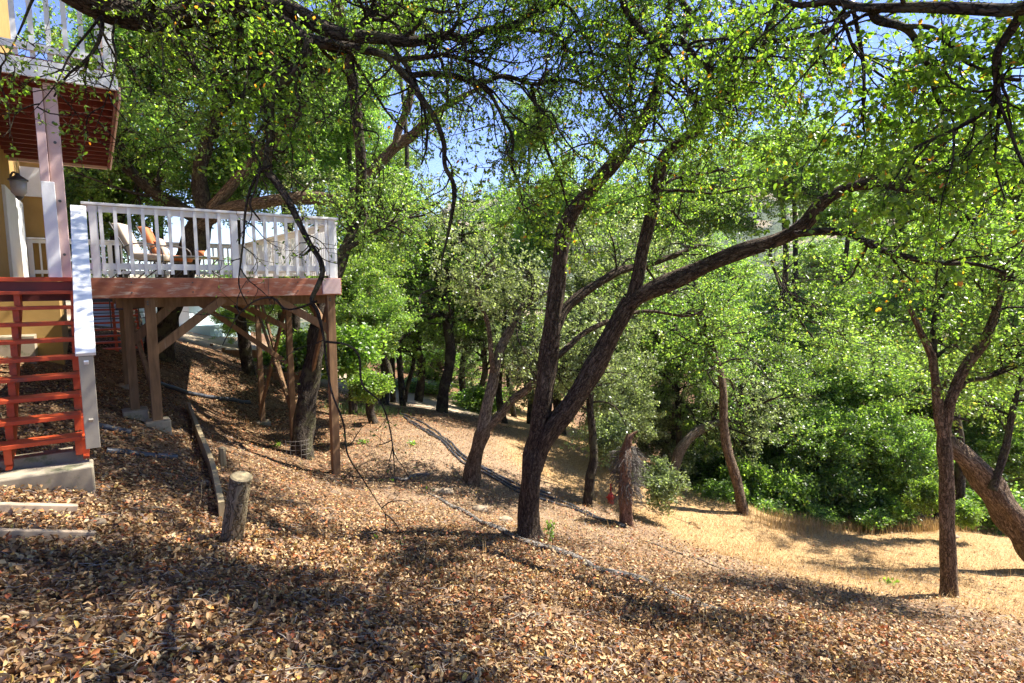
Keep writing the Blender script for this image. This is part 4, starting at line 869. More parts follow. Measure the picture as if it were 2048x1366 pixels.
C4 = limb('limb', poly3([(1915, 782), (1935, 762), (1975, 755), (2010, 735), (2048, 700), (2090, 670)], (Y3, Y3-.2)), [RP(14), RP(12), RP(8)], 'bark_dark', E, 26, 8, .1, 125)
limb('limb', poly3([(1903, 838), (1918, 836), (1938, 842)], Y3), [RP(10), RP(8), RP(3)], 'bark_dark', E, 10, 7, .1, 126)
C5 = limb('limb', poly3([(1874, 712), (1890, 700), (1915, 685), (1940, 670)], (Y3, Y3+.4)), [RP(12), RP(8), RP(5)], 'bark_dark', E, 16, 7, .1, 127)
C6 = limb('limb', poly3([(1800, 575), (1810, 572), (1825, 560), (1834, 548)], (Y3-.2, Y3-.2)), [RP(7), RP(5), RP(3)], 'bark_warm', E, 12, 6, .1, 128)
CNT += foliage(E, [(C2[0][22:], C2[1][22:]), (C3[0][10:], C3[1][10:]), C4, C5], None, 'bark_dark', 131, (15, (.4, 1.1)), (8, (.25, .6)), 7, (.04, .065), leafmat='leaf_oak', tr=(.3, 1))
CNT += foliage(E, [(C1[0][30:], C1[1][30:])], None, 'bark_dark', 135, (8, (.3, .6)), (6, (.2, .4)), 6, (.04, .06), leafmat='leaf_oak')

def RP(px): return px*k_*.5*.85
# --- leaning trunk, lower right
b0 = G(2075, 1110); Yl = max(9.6, b0[1]*.9); b0 = P(2075, 1112, Yl); b0[2] = min(b0[2], float(gz(b0[0], b0[1])))
E = empty('leaning_tree', b0, 'thick rough barked trunk leaning in from the lower right edge behind the slender tree', 'tree')
k_ = Yl/F
D1 = limb('trunk', poly3([(2150, 1215), (2108, 1158), (2064, 1095), (2024, 1037), (1980, 975), (1940, 925), (1905, 893), (1890, 870), (1886, 820), (1890, 740)], (Yl-.2, Yl+.8)), [RP(72), RP(70), RP(66), RP(62), RP(54), RP(40), RP(22), RP(8)], 'bark_warm', E, 56, 18, .2, 141)
D2 = limb('limb', poly3([(1985, 980), (2010, 900), (2030, 800), (2060, 700)], (Yl, Yl+.6)), [RP(18), RP(14), RP(8)], 'bark_dark', E, 24, 9, .15, 142)
CNT += foliage(E, [(D1[0][40:], D1[1][40:]), D2], None, 'bark_dark', 143, (14, (.5, 1.2)), (8, (.3, .7)), 7, (.05, .075), leafmat='leaf_oak', tr=(.3, 1), hexa=False)

def RP(px): return px*k_*.5*.9
# --- small forked tree left of the main one
b0 = G(945, 968); Y2 = b0[1]; k_ = Y2/F
E = empty('oak_tree', b0, 'small forked tree with a swollen knotted base left of the main oak', 'tree')
limb('trunk', [b0-[0, 0, .15]]+poly3([(944, 950), (950, 915), (960, 880), (970, 855), (976, 838)], Y2), [RP(46), RP(40), RP(34), RP(32), RP(34), RP(10)], 'bark_warm', E, 26, 16, .14, 151)
F1 = limb('limb', poly3([(964, 870), (972, 820), (985, 770), (990, 738), (1000, 700), (1022, 655), (1048, 612), (1080, 592), (1110, 580)], (Y2, Y2+.4)), [RP(30), RP(26), RP(24), RP(22), RP(18), RP(10)], 'bark_grey', E, 36, 12, .12, 152)
F2 = limb('limb', poly3([(970, 862), (995, 835), (1025, 800), (1055, 778), (1090, 740), (1115, 715)], (Y2, Y2+.4)), [RP(22), RP(19), RP(17), RP(10)], 'bark_warm', E, 30, 10, .12, 153)
F3 = limb('limb', poly3([(987, 745), (982, 700), (976, 650), (960, 605), (952, 575), (958, 550), (975, 530), (990, 515)], (Y2, Y2+.1)), [RP(13), RP(11), RP(9), RP(5)], 'bark_warm', E, 30, 8, .1, 154)
CNT += foliage(E, [(F1[0][18:], F1[1][18:]), (F2[0][12:], F2[1][12:]), (F3[0][14:], F3[1][14:])], None, 'bark_dark', 155, (15, (.5, 1.3)), (8, (.3, .7)), 8, (.05, .075), leafmat='leaf_grey', hexa=False)

# --- thin trees in the middle distance
def thin_tree(pix, widths, label, mat='bark_warm', leaf='leaf_oak', seed=1, spread=1.2, n=(12, 8), base=None, keep=.5, name='oak_tree', sz=(.05, .08)):
    b0 = G(*pix[0]) if base is None else base; Y = b0[1]; k = Y/F
    E = empty(name, b0, label, 'tree')
    p, R = limb('trunk', [b0-[0, 0, .2]]+poly3(pix[1:], (Y, Y+.5)), [w_*k/2 for w_ in widths], mat, E, 40, 12, .12, seed)
    c = int(40*keep)
    global CNT
    CNT += foliage(E, [(p[c:], R[c:])]*2, None, 'bark_dark', seed+1, (n[0], (spread*.4, spread)), (n[1], (.3, .7)), 8, sz, leafmat=leaf, tr=(.2, 1), hexa=False)
    return E
thin_tree([(1490, 1027), (1476, 975), (1455, 900), (1448, 850), (1446, 780), (1436, 730), (1415, 690), (1398, 640), (1390, 560)], [26, 20, 20, 16, 14, 12, 8], 'slim reddish trunk curving up at the top edge of the golden grass', seed=201, spread=1.8, n=(18, 9), keep=.4)
thin_tree([(1172, 1012), (1180, 960), (1188, 920), (1186, 870), (1180, 800), (1190, 720), (1200, 640)], [22, 18, 16, 12, 8], 'thin dark trunk between the main oak and the shredded stump', 'bark_dark', 'leaf_grey', 205, 1.5, (18, 9), keep=.35)
thin_tree([(882, 823), (888, 775), (898, 735), (900, 690), (890, 600), (900, 500), (905, 450)], [24, 20, 20, 16, 8], 'dark trunked tree at the far end of the slope beside the dirt path', 'bark_dark', 'leaf_oak', 209, 3.2, (30, 10), keep=.3, sz=(.08, .12))
thin_tree([(785, 804), (784, 770), (780, 730), (776, 690), (770, 600)], [10, 9, 7], 'thin left stem of a clump standing on the dirt path', 'bark_dark', 'leaf_bright', 213, 2.4, (22, 9), keep=.3, sz=(.08, .12))
thin_tree([(808, 804), (816, 770), (826, 730), (830, 690), (830, 600)], [9, 8, 6], 'thin right stem of a clump standing on the dirt path', 'bark_dark', 'leaf_bright', 217, 2.4, (22, 9), keep=.3, sz=(.08, .12))
thin_tree([(955, 822), (962, 780), (970, 740), (965, 690), (955, 640)], [12, 14, 10, 6], 'slight reddish trunk just behind the small forked tree on the far slope', 'bark_warm', 'leaf_grey', 221, 2.4, (22, 9), keep=.3, sz=(.08, .12))
thin_tree([(1358, 965), (1358, 900), (1356, 820), (1352, 740), (1350, 650)], [14, 12, 10, 7], 'straight dark trunk in the shaded wood right of the stump', 'bark_dark', 'leaf_oak', 225, 2.2, (24, 10), keep=.3, sz=(.07, .11))
thin_tree([(1352, 930), (1358, 905), (1385, 870), (1420, 850), (1460, 838), (1500, 800)], [22, 20, 16, 10], 'pale trunk bending low to the right above the shaded bank', 'bark_grey', 'leaf_grey', 229, 1.8, (20, 9), base=P(1345, 948, 14.5), keep=.45)
thin_tree([(1520, 1000), (1528, 930), (1522, 860), (1530, 800), (1560, 740)], [14, 12, 10, 6], 'short dark stem in the shade behind the slim reddish trunk', 'bark_dark', 'leaf_dark', 233, 1.8, (22, 10), keep=.3, sz=(.06, .09))
# the trunk in front of the right deck post, and the old oak behind the deck
Yd = 11.3; b0 = P(600, 935, Yd); b0[2] = float(gz(b0[0], b0[1])); k_ = Yd/F
E = empty('oak_tree', b0, 'dark rough oak trunk rising beside the right corner post of the deck', 'tree')
H1 = limb('trunk', [b0-[0, 0, .15]]+poly3([(600, 925), (606, 870), (614, 800), (626, 730), (640, 660)], (Yd, Yd+.2))+poly3([(655, 590), (690, 500), (720, 430)], (Yd+.6, Yd+1.6)), [RP(64), RP(48), RP(44), RP(42), RP(40), RP(36), RP(24), RP(16)], 'bark_dark', E, 50, 18, .18, 241)
H2 = limb('limb', poly3([(690, 500), (740, 470), (800, 440), (850, 430)], (Yd+1, Yd+2)), [RP(14), RP(10), RP(5)], 'bark_dark', E, 20, 8, .1, 242)
CNT += foliage(E, [(H1[0][40:], H1[1][40:]), H2], None, 'bark_dark', 243, (16, (.6, 1.5)), (8, (.3, .7)), 8, (.05, .08), leafmat='leaf_oak', hexa=False)
h_ = H1[0][-1]
H3 = limb('limb', [h_, h_+[.2, -.6, 1.4], np.array([-3.4, 11.6, 7.0]), np.array([-4.2, 10.8, 8.5]), np.array([-3.4, 9.9, 9.6]), np.array([-2.4, 9.0, 10.2])], [.12, .11, .10, .07, .03], 'bark_dark', E, 40, 10, .1, 244)  # high limbs added to the deck oak to throw shade on the deck
H4 = limb('limb', [np.array([-3.4, 11.6, 7.0]), np.array([-5.4, 12.0, 8.3]), np.array([-7.4, 11.6, 9.0])], [.08, .06, .03], 'bark_dark', E, 24, 8, .1, 245)
CNT += foliage(E, [(H3[0][20:], H3[1][20:]), H4], None, 'bark_dark', 246, (30, (.7, 2.2)), (8, (.3, .8)), 9, (.05, .08), leafmat='leaf_oak', hexa=False)
# wire mesh ring at its foot
mb = MB()
for k in range(7):
    a = -2.6+k*.3; r_ = .34
    mb.tube([b0+[r_*math.cos(a), r_*math.sin(a), -.02], b0+[r_*1.02*math.cos(a), r_*1.02*math.sin(a), .38]], .004, 4)
for z in (.08, .18, .28, .36): mb.tube([b0+[.34*math.cos(a), .34*math.sin(a), z] for a in np.linspace(-2.6, -.6, 8)], .004, 4)
tag(mb.build('wire_mesh', M['deadwood']), 'small piece of grey wire mesh around the foot of the deck oak', 'mesh')
b0 = G(316, 708); Ye = b0[1]; k_ = Ye/F
E = empty('oak_tree', b0, 'old oak behind the deck with warm bare limbs reaching right against the sky', 'tree')
I1 = limb('trunk', [b0-[0, 0, .2]]+poly3([(320, 690), (335, 640), (350, 590), (375, 520), (405, 440), (420, 400)], (Ye, Ye+.3)), [RP(60), RP(48), RP(44), RP(48), RP(50), RP(34)], 'bark_dark', E, 40, 18, .15, 251)
I2 = limb('limb', poly3([(400, 450), (440, 425), (490, 412), (560, 400), (630, 396), (690, 405), (715, 390), (740, 350), (790, 295), (830, 268), (855, 240), (905, 205), (960, 175)], (Ye, Ye-1)), [RP(30), RP(26), RP(26), RP(26), RP(24), RP(22), RP(20), RP(14), RP(8)], 'bark_warm', E, 56, 14, .12, 252)
I3 = limb('limb', poly3([(790, 295), (800, 250), (818, 210), (820, 160), (815, 110), (830, 50)], (Ye-.8, Ye-.6)), [RP(16), RP(14), RP(12), RP(8)], 'bark_warm', E, 30, 10, .12, 253)
I4 = limb('limb', poly3([(690, 405), (750, 412), (830, 420), (880, 405)], (Ye-.5, Ye-.3)), [RP(18), RP(10), RP(5)], 'bark_dark', E, 20, 8, .12, 254)
I5 = limb('limb', poly3([(410, 430), (400, 340), (430, 230), (450, 120), (440, 0)], (Ye, Ye+.5)), [RP(34), RP(26), RP(20), RP(12)], 'bark_dark', E, 30, 12, .12, 255)
I6 = limb('limb', poly3([(405, 440), (330, 400), (250, 330), (200, 250), (170, 150)], (Ye, Ye+.6)), [RP(34), RP(26), RP(18), RP(10)], 'bark_dark', E, 30, 12, .12, 256)
I7 = limb('limb', poly3([(420, 420), (500, 330), (580, 250), (640, 150), (680, 60)], (Ye, Ye+.6)), [RP(26), RP(20), RP(16), RP(8)], 'bark_warm', E, 30, 12, .12, 257)
CNT += foliage(E, [I5, I6, I7, (I5[0][12:], I5[1][12:]), (I7[0][10:], I7[1][10:])], None, 'bark_dark', 261, (30, (.9, 2.4)), (9, (.4, 1.0)), 12, (.06, .10), leafmat='leaf_oak', hexa=False)
CNT += foliage(E, [(I2[0][12:30], I2[1][12:30]), I4], None, 'bark_dark', 265, (10, (.6, 1.3)), (7, (.3, .7)), 8, (.05, .08), leafmat='leaf_grey', hexa=False)
CNT += foliage(E, [(I3[0][4:], I3[1][4:]), (I2[0][34:], I2[1][34:])], None, 'bark_dark', 267, (10, (.5, 1.3)), (7, (.3, .7)), 8, (.05, .08), leafmat='leaf_oak', hexa=False)

# --- shredded stump
b0 = G(1252, 1046); Ys = b0[1]; k_ = Ys/F
E = empty('tree_stump', b0, 'tall broken stump wrapped in shredded reddish bark and pale hanging fibres', 'stump')
limb('stump_trunk', [b0-[0, 0, .15]]+poly3([(1252, 1030), (1250, 980), (1250, 930), (1252, 895), (1256, 868)], Ys), [RP(40), RP(32), RP(32), RP(30), RP(26), RP(6)], 'strip', E, 30, 16, .2, 271)
limb('broken_top', poly3([(1252, 900), (1256, 885), (1262, 872), (1275, 862)], Ys), [RP(12), RP(16), RP(10), RP(3)], 'strip', E, 14, 10, .25, 272)
n = 520; r = rs(0, 273); a = r.uniform(0, 6.28, n); z = r.uniform(.55, 1.45, n); rad = RP(30)
st = np.stack([b0[0]+np.cos(a)*rad, b0[1]+np.sin(a)*rad, b0[2]+z], 1); o_ = np.stack([np.cos(a), np.sin(a), np.zeros(n)], 1)
Pt = np.empty((n, 5, 3)); Pt[:, 0] = st; d = norm(o_*1.0+r.normal(size=(n, 3))*.5+[.3, 0, .2])
for q in range(1, 5): d = norm(d+r.normal(size=(n, 3))*.25+[0, 0, -.45]); Pt[:, q] = Pt[:, q-1]+d*r.uniform(.03, .11, (n, 1))
V, Q, bk = tubes(Pt, np.full((n, 5), .004), 3); me = np_mesh('bark_fibres', V, Q); attr_vec(me, 'bark', bk); o = link_mesh('bark_fibres', me, M['deadwood'], E); o['kind'] = 'stuff'

# ------------------------------------------------------------------ crowns for the wood behind
def crown_proto(seed, nleaf, size, lobes=9, rad=(1, 1, .8), jit=.046, spray=.18, per=95, nb=46):
    r = rs(0, seed)
    lc = norm(r.normal(size=(lobes, 3)))*r.uniform(.12, .72, (lobes, 1)); lr = r.uniform(.18, .5, lobes)
    nc = nleaf//per
    li = r.integers(0, lobes, nc); dirs = norm(r.normal(size=(nc, 3)))
    cc = lc[li]+dirs*lr[li][:, None]*r.uniform(.55, 1.15, (nc, 1))
    out = norm(cc+r.normal(size=(nc, 3))*.15)
    # every clump: leaves scattered on a short drooping spray
    sp = norm(out+r.normal(size=(nc, 3))*.6+[0, 0, -.15])
    idx = np.repeat(np.arange(nc), per); n = len(idx)
    t = r.uniform(-.5, 1, n)[:, None]
    p = cc[idx]+sp[idx]*t*spray+r.normal(size=(n, 3))*np.array([jit, jit, jit*.7])*(1.15-.8*np.clip(t, 0, 1))
    p = p*np.array(rad)
    d = norm(sp[idx]*.5+r.normal(size=(n, 3))); nn = r.normal(size=(n, 3))*.8+out[idx]*.5+[0, 0, .6]
    V, Q = leaf_quads(p, d, nn, size, r, .62, False)
    br = []
    K = 6; e = cc[r.integers(0, nc, nb)]*np.array(rad); s0 = e*r.uniform(.1, .7, (nb, 1))+[0, 0, -.2]
    tt = np.linspace(0, 1, K)[None, :, None]; Pt = s0[:, None]*(1-tt)+e[:, None]*tt+r.normal(size=(nb, K, 3))*.03*np.sin(tt*math.pi)
    bV, bQ, _ = tubes(Pt, np.linspace(.012, .002, K)[None]*np.ones((nb, 1)), 5)
    cm = np_mesh('crown', V, Q); attr_f(cm, 'tone', np.repeat(r.uniform(-.38, .38, nc)[idx], 4))
    return cm, (bV, bQ)
PR = []
for s, mt in enumerate(['leaf_oak', 'leaf_bright', 'leaf_grey', 'leaf_oak', 'leaf_bright', 'leaf_oak']):
    me, bb = crown_proto(300+s, 38000, (.022, .038), 15+s % 5, nb=170)
    me.materials.append(M[mt]); bm = np_mesh('branches', *bb); attr_vec(bm, 'bark', bb[0]*3); bm.materials.append(M['bark_grey'])
    PR.append((me, bm))
for s, mt in enumerate(['leaf_bright', 'leaf_grey', 'leaf_oak']):
    me, bb = crown_proto(350+s, 7000, (.07, .13), 9, (1, 1, .9), .10, .35, 22, 60)
    me.materials.append(M[mt]); bm = np_mesh('branches', *bb); attr_vec(bm, 'bark', bb[0]*3); bm.materials.append(M['bark_dark'])
    PR.append((me, bm))
def bg(px, py, Y, R3, proto, label, group='trees of the wood behind the slope', name='woodland_tree', cat='tree', trunk=True, rot=None):
    c = P(px, py, Y); zg = float(zf(np.array([c[0]]), np.array([c[1]]))[0])
    E = empty(name, (c[0], c[1], zg), label, cat, group)
    cr = bpy.data.objects.new('crown', PR[proto][0]); br = bpy.data.objects.new('branches', PR[proto][1])
    for o in (cr, br):
        S.collection.objects.link(o); o.parent = E; o.location = (0, 0, c[2]-zg); o.scale = R3
        o.rotation_euler = (0, 0, rot if rot is not None else px*.37+Y); o['kind'] = 'stuff'
    if trunk:
        h = c[2]-zg-R3[2]*.3; r_ = rs(0, int(px)); b = np.array([c[0], c[1], zg-.3])
        if h > .4: 
            pts = [b, b+[r_.normal()*.15, r_.normal()*.15, h*.35], b+[r_.normal()*.3, r_.normal()*.2, h*.7], b+[0, 0, h+.3]]
            limb("trunk", pts, [.05*R3[0]+.04, .04*R3[0]+.03, .035*R3[0]+.02, .02*R3[0]+.02], 'bark_dark', E, 16, 8, .1, int(px)+3)
    return E
def mk(txt): return txt
BG = [
 # px, py, Y, (rx,ry,rz), proto, description
 (250, 330, 19, (3.6, 3.6, 3.4), 0, 'dense tree behind the deck, directly right of the upper deck corner'),
 (130, 430, 20, (3.0, 3.0, 3.2), 5, 'dark tree crown filling the gap between the tall post and the deck railing'),
 (300, 120, 21, (4.0, 4.0, 3.6), 3, 'high crown rising under the thick overhead limb at the top left'),
 (560, 120, 22, (4.2, 4.0, 3.8), 0, 'high crown behind the dangling branch at the top left'),
 (480, 330, 18, (3.2, 3.2, 2.6), 3, 'mid height crown above the middle of the deck railing'),
 (640, 300, 23, (3.2, 3.2, 3.4), 4, 'bright crown behind the right half of the deck railing'),
 (690, 190, 19, (2.3, 2.3, 2.6), 3, 'crown left of the sky gap, behind the forking bare limbs'),
 (775, 330, 22, (1.5, 1.5, 1.7), 1, 'small bright crown at the left lower edge of the sky gap'),
 (790, 40, 21, (1.8, 1.8, 1.4), 0, 'small crown touching the top edge above the sky gap'),
 (1060, 250, 24, (1.9, 1.9, 2.0), 3, 'thin crown at the right border of the sky gap'),
 (760, 440, 20, (2.6, 2.6, 2.8), 1, 'bright green crown just right of the deck corner, lit at its top'),
 (750, 640, 15.5, (2.0, 2.0, 1.7), 0, 'leafy bright tree right of the deck oak above the bank'),
 (700, 560, 17, (2.2, 2.2, 2.2), 0, 'shaded crown tucked behind the right deck corner'),
 (830, 560, 24, (3.4, 3.4, 3.4), 1, 'broad crown over the far dark trunk by the path'),
 (930, 600, 28, (3.6, 3.6, 3.6), 2, 'pale grey green crown seen past the hanging branch end'),
 (1010, 560, 21, (2.5, 2.5, 2.6), 0, 'crown behind the curled bare stem of the small forked tree'),
 (1030, 450, 26, (2.2, 2.2, 2.6), 3, 'tall crown rising just right of the sky gap and tan hill'),
 (1130, 420, 22, (3.2, 3.2, 3.2), 3, 'crown behind the upper left stem of the main oak'),
 (1230, 560, 19, (3.0, 3.0, 2.8), 2, 'grey green crown seen through the fork of the main oak'),
 (1100, 720, 19, (2.3, 2.3, 2.0), 2, 'low grey crown behind the trunk of the main oak'),
 (1230, 800, 15, (1.7, 1.7, 1.8), 2, 'silvery bush like tree directly behind the shredded stump'),
 (1330, 830, 17, (2.2, 2.2, 2.2), 2, 'silvery tree right of the shredded stump'),
 (1300, 420, 24, (3.6, 3.6, 3.2), 0, 'crown between the upright stem and the long right limb of the main oak'),
 (1420, 380, 26, (3.8, 3.8, 3.2), 3, 'crown showing above the long right limb'),
 (1400, 640, 19, (3.0, 3.0, 2.6), 0, 'crown right under the long right limb near its root'),
 (1480, 760, 18, (2.8, 2.8, 2.4), 0, 'dark crown above the slim reddish curved trunk'),
 (1560, 300, 30, (4.0, 4.0, 3.0), 0, 'distant crown at the height where the long limb turns upward'),
 (1560, 690, 24, (3.6, 3.6, 2.6), 4, 'sunlit crown behind the reddish curved trunk'),
 (1640, 640, 34, (5.0, 5.0, 3.6), 1, 'vivid sunlit round tree below the arch of the long limb'),
 (1760, 640, 32, (4.6, 4.6, 3.8), 4, 'second vivid sunlit tree, just left of the slender oak top'),
 (1530, 620, 38, (5.0, 5.0, 3.4), 1, 'farther vivid tree peeking left of the sunlit round one'),
 (1620, 860, 16.5, (2.6, 2.4, 2.1), 0, 'dark dense tree skirted to the ground along the grass edge'),
 (1740, 880, 16, (2.4, 2.4, 2.1), 4, 'dense tree skirted to the ground left of the slender oak'),
 (1560, 940, 16.5, (1.8, 1.8, 1.5), 4, 'low dark thicket tree at the left end of the grass edge'),
 (1700, 760, 18, (2.8, 2.8, 2.2), 3, 'middle crown stacked over the dark skirted tree'),
 (1830, 770, 18, (2.6, 2.6, 2.4), 3, 'crown directly behind the fork of the slender oak'),
 (1960, 790, 18, (2.8, 2.8, 2.6), 1, 'bright crown behind the right branches of the slender oak'),
 (2040, 900, 17, (2.6, 2.6, 2.4), 0, 'crown above the leaning trunk at the right edge'),
 (1900, 920, 17.5, (2.2, 2.2, 1.8), 5, 'dark crown low behind the slender oak trunk'),
 (2040, 650, 22, (3.6, 3.6, 3.2), 4, 'bright crown at the right edge at mid height'),
 (1900, 420, 24, (4.0, 4.0, 3.4), 3, 'tall crown behind the dead leaves under the arch'),
 (2050, 330, 22, (4.0, 4.0, 3.6), 0, 'tall crown filling the right edge above the slender oak'),
 (1430, 900, 20, (2.4, 2.4, 2.2), 0, 'shaded crown between the two thin trunks of the bank'),
 (1290, 690, 27, (3.6, 3.6, 3.2), 1, 'lit crown deep behind the fork of the main oak'),
 (1060, 700, 30, (4, 4, 3.4), 4, 'far lit crown left of the main trunk'),
 (870, 720, 34, (3.6, 3.6, 2.6), 1, 'far low bright crown beyond the dirt path'),
 (1640, 540, 60, (7, 7, 5), 5, 'dark distant oak on the hillside under the arch'),
 (1760, 520, 66, (7, 7, 5), 5, 'second dark distant oak on the hillside, farther right'),
 (1440, 540, 48, (6, 6, 5), 0, 'distant oak behind the root of the long limb'),
 (1180, 640, 40, (5, 5, 4), 0, 'distant oak glimpsed beside the main trunk'),
 (560, 560, 26, (3.2, 3.2, 2.6), 1, 'bright tree seen beneath and behind the deck railing'),
 (478, 636, 24, (1.5, 1.5, 1.3), 4, 'bright leafy tree framed between the deck braces'),
 (600, 700, 21, (1.6, 1.6, 1.3), 6, 'bright shrubby tree behind the X braces of the deck'),
 (-60, 300, 24, (5, 5, 5), 0, 'tree behind the house'),
 (1590, 350, 25, (3.0, 3.0, 2.2), 3, 'crown filling the sky left of the turning long limb'),
 (1810, 330, 25, (3.6, 3.6, 3.0), 3, 'crown right above the end of the long limb'),
 (1860, 600, 21, (2.8, 2.8, 2.6), 0, 'crown right behind the forked top of the slender oak'),
 (1680, 920, 19, (2.6, 2.4, 2.4), 3, 'crown filling the wood edge at the middle of the field'),
 (1500, 880, 17.5, (2.2, 2.2, 2.0), 5, 'dark crown right of the slim curved reddish trunk'),
 (1800, 900, 15.6, (1.9, 1.9, 1.9), 0, 'leafy crown close behind the field edge by the slender oak'),
 (1700, 425, 36, (4.6, 4.4, 2.4), 3, 'crown between the turning limb and the pale hillside'),
 (1960, 520, 14.5, (1.9, 1.9, 1.6), 3, 'nearer crown just beyond the top of the slender oak'),
]
for (px, py, Y, R3, pr, lab) in BG: bg(px, py, Y, R3, pr, lab)
# bushes
for (px, py, Y, R3, pr, lab, nm) in [
  (735, 765, 12.6, (.6, .6, .5), 6, 'bright leafy bush on the bank right of the corner deck post', 'bush'),
  (700, 690, 13.4, (1.0, 1.0, .9), 6, 'taller leafy bush behind the deck oak', 'bush'),
  (1320, 965, 11.6, (.62, .6, .52), 7, 'grey green bush right beside the shredded stump', 'bush'),
  (1215, 870, 12.2, (.6, .6, .55), 7, 'grey leafy spray left of the stump top', 'bush'),
  (1860, 985, 13.2, (.55, .5, .55), 6, 'vivid feathery bush behind the slender oak trunk, left side', 'bush'),
  (1925, 1020, 12.8, (.5, .5, .42), 6, 'vivid feathery bush behind the slender oak trunk, right side', 'bush'),
  (1430, 990, 14.6, (.9, .8, .55), 6, 'light green bush at the shaded bank left of the reddish trunk', 'bush'),
  (1540, 1020, 14.4, (.7, .6, .45), 8, 'low dark bush at the field edge right of the reddish trunk', 'bush'),
  (1585, 985, 14.9, (.9, .8, .9), 8, 'dark rounded bush at the field edge, second from the reddish trunk', 'bush'),
  (1690, 980, 15.0, (1.0, .9, .95), 8, 'dark rounded bush behind the middle of the field edge', 'bush'),
  (1790, 985, 14.9, (1.0, .9, .9), 6, 'brighter rounded bush close left of the slender oak trunk', 'bush'),
  (1500, 960, 15.2, (.9, .9, .9), 6, 'light bush right against the slim reddish trunk', 'bush'),
  (2000, 1020, 14.2, (1.0, .9, .8), 8, 'dark bush behind the leaning trunk', 'bush'),
  (1400, 930, 17.5, (1.1, 1, .9), 6, 'light bush deep in the shaded bank beside the bending pale trunk', 'bush'),
  (1640, 1030, 14.4, (.7, .6, .40), 8, 'low dark bush at the middle of the field edge', 'bush'),
  (1745, 1035, 14.2, (.7, .6, .40), 8, 'low bush at the field edge nearest the vivid feathery bush', 'bush'),
  (830, 770, 27, (1.6, 1.6, .7), 6, 'pale green grass clump bush beside the dirt path', 'bush'),
  (960, 790, 25, (1.6, 1.6, .9), 6, 'pale green bush past the far dark trunk', 'bush')]:
    bg(px, py, Y, R3, pr, lab, None, nm, 'bush', False)
# unseen oaks added out of frame, right, to throw the shade bands
for (x, y, z, R3, pr, lab) in [(9.5, 5.0, 4.2, (2.6, 2.6, 1.6), 0, 'unseen oak added beyond the right edge to shade the lower slope'), (10.5, 1.5, 3.5, (2.4, 2.4, 1.6), 3, 'unseen oak added beyond the right edge for shade, closer to the viewer')]:
    zg = float(zf(np.array([x]), np.array([y]))[0]); E = empty('woodland_tree', (x, y, zg), lab, 'tree')
    for nm, me in (('crown', PR[pr][0]), ('branches', PR[pr][1])):
        o = bpy.data.objects.new(nm, me); S.collection.objects.link(o); o.parent = E; o.location = (0, 0, z-zg); o.scale = R3; o['kind'] = 'stuff'
    limb('trunk', [np.array([x, y, zg-.3]), np.array([x+.2, y, (zg+z)/2]), np.array([x, y, z+.3])], [.18, .14, .08], 'bark_dark', E, 20, 10, .1, 5)

# sapling at the foot of the main oak
c = G(1104, 1098); E = empty('sapling', c, 'little leafy green sapling right beside the foot of the main oak', 'sapling')
p, R = limb('stem', [c-[0, 0, .05], c+[.01, 0, .15], c+[-.01, 0, .35]], [.006, .005, .003], 'bark_dark', E, 10, 5, 0, 1)
s_, r_ = spawn(p[None], R[None], 12, 4, (.06, .14), (30, 70), -.05, .1, 7, (.4, 1), .6, .0015)
V, Q, bk = tubes(s_, r_, 3); me = np_mesh('twigs', V, Q); attr_vec(me, 'bark', bk); link_mesh('twigs', me, M['bark_dark'], E)['kind'] = 'stuff'
V, Q = leaves_on(s_, 9, (.03, .05), 8); mesh_obj('foliage', V, Q, M['leaf_bright'], E, 'stuff')

# ------------------------------------------------------------------ leaf litter, grass
def normals(x, y):
    e = .05; return norm(np.stack([-(gz(x+e, y)-gz(x-e, y))/(2*e), -(gz(x, y+e)-gz(x, y-e))/(2*e), np.ones_like(x)], 1))
def scatter(n, r0, r1, seed, a0=-62, a1=62):
    r = rs(0, seed); R_ = r0*(r1/r0)**r.uniform(0, 1, n); a = np.radians(r.uniform(a0, a1, n)); return R_*np.sin(a), R_*np.cos(a)*1.0, r
def inside_house(x, y):
    u = (x-A0[0])*ca+(y-A0[1])*sa; v = -(x-A0[0])*sa+(y-A0[1])*ca
    return ((u < -.5) & (v > 4.5)) | ((u < -.04) & (v > v_b-.32) & (v < v_b+.03))
def litter(n, r0, r1, seed, size, hexa, mult=1):
    x, y, r = scatter(n, r0, r1, seed); g = gold(x, y)
    keep = (r.uniform(size=n) > g*.82) & ~inside_house(x, y)
    thin = smooth01((sn(x, y, 1.1, 7)+.55*sn(x, y, 3.1, 9)+.55)/1.2)      # bare patches further off
    keep &= r.uniform(size=n) < 1-thin*.65*smooth01((y-6)/4)
    keep &= r.uniform(size=n) < 1-.28*soft(x, y)*(1-.6*smooth01((1.5-x)/3))
    x, y = x[keep], y[keep]; k = len(x)
    nn = normals(x, y)+r.normal(size=(k, 3))*.6; p = np.stack([x, y, gz(x, y)+r.uniform(-.005, .045, k)], 1)
    d = r.normal(size=(k, 3)); d = norm(d-(d*nn).sum(1, keepdims=True)*nn/(nn*nn).sum(1, keepdims=True))
    return leaf_quads(p, d, nn, size, r, .52, hexa, fold=.5)
V, Q = join([litter(62000, 1.3, 6.5, 401, (.016, .046), True), litter(26000, 1.3, 6.5, 411, (.036, .064), True), litter(120000, 5.0, 22, 402, (.032, .062), False)])
mesh_obj('fallen_leaves', V, Q, M['litter'], None, 'stuff')['label'] = 'brown and tan fallen oak leaves covering the slope'
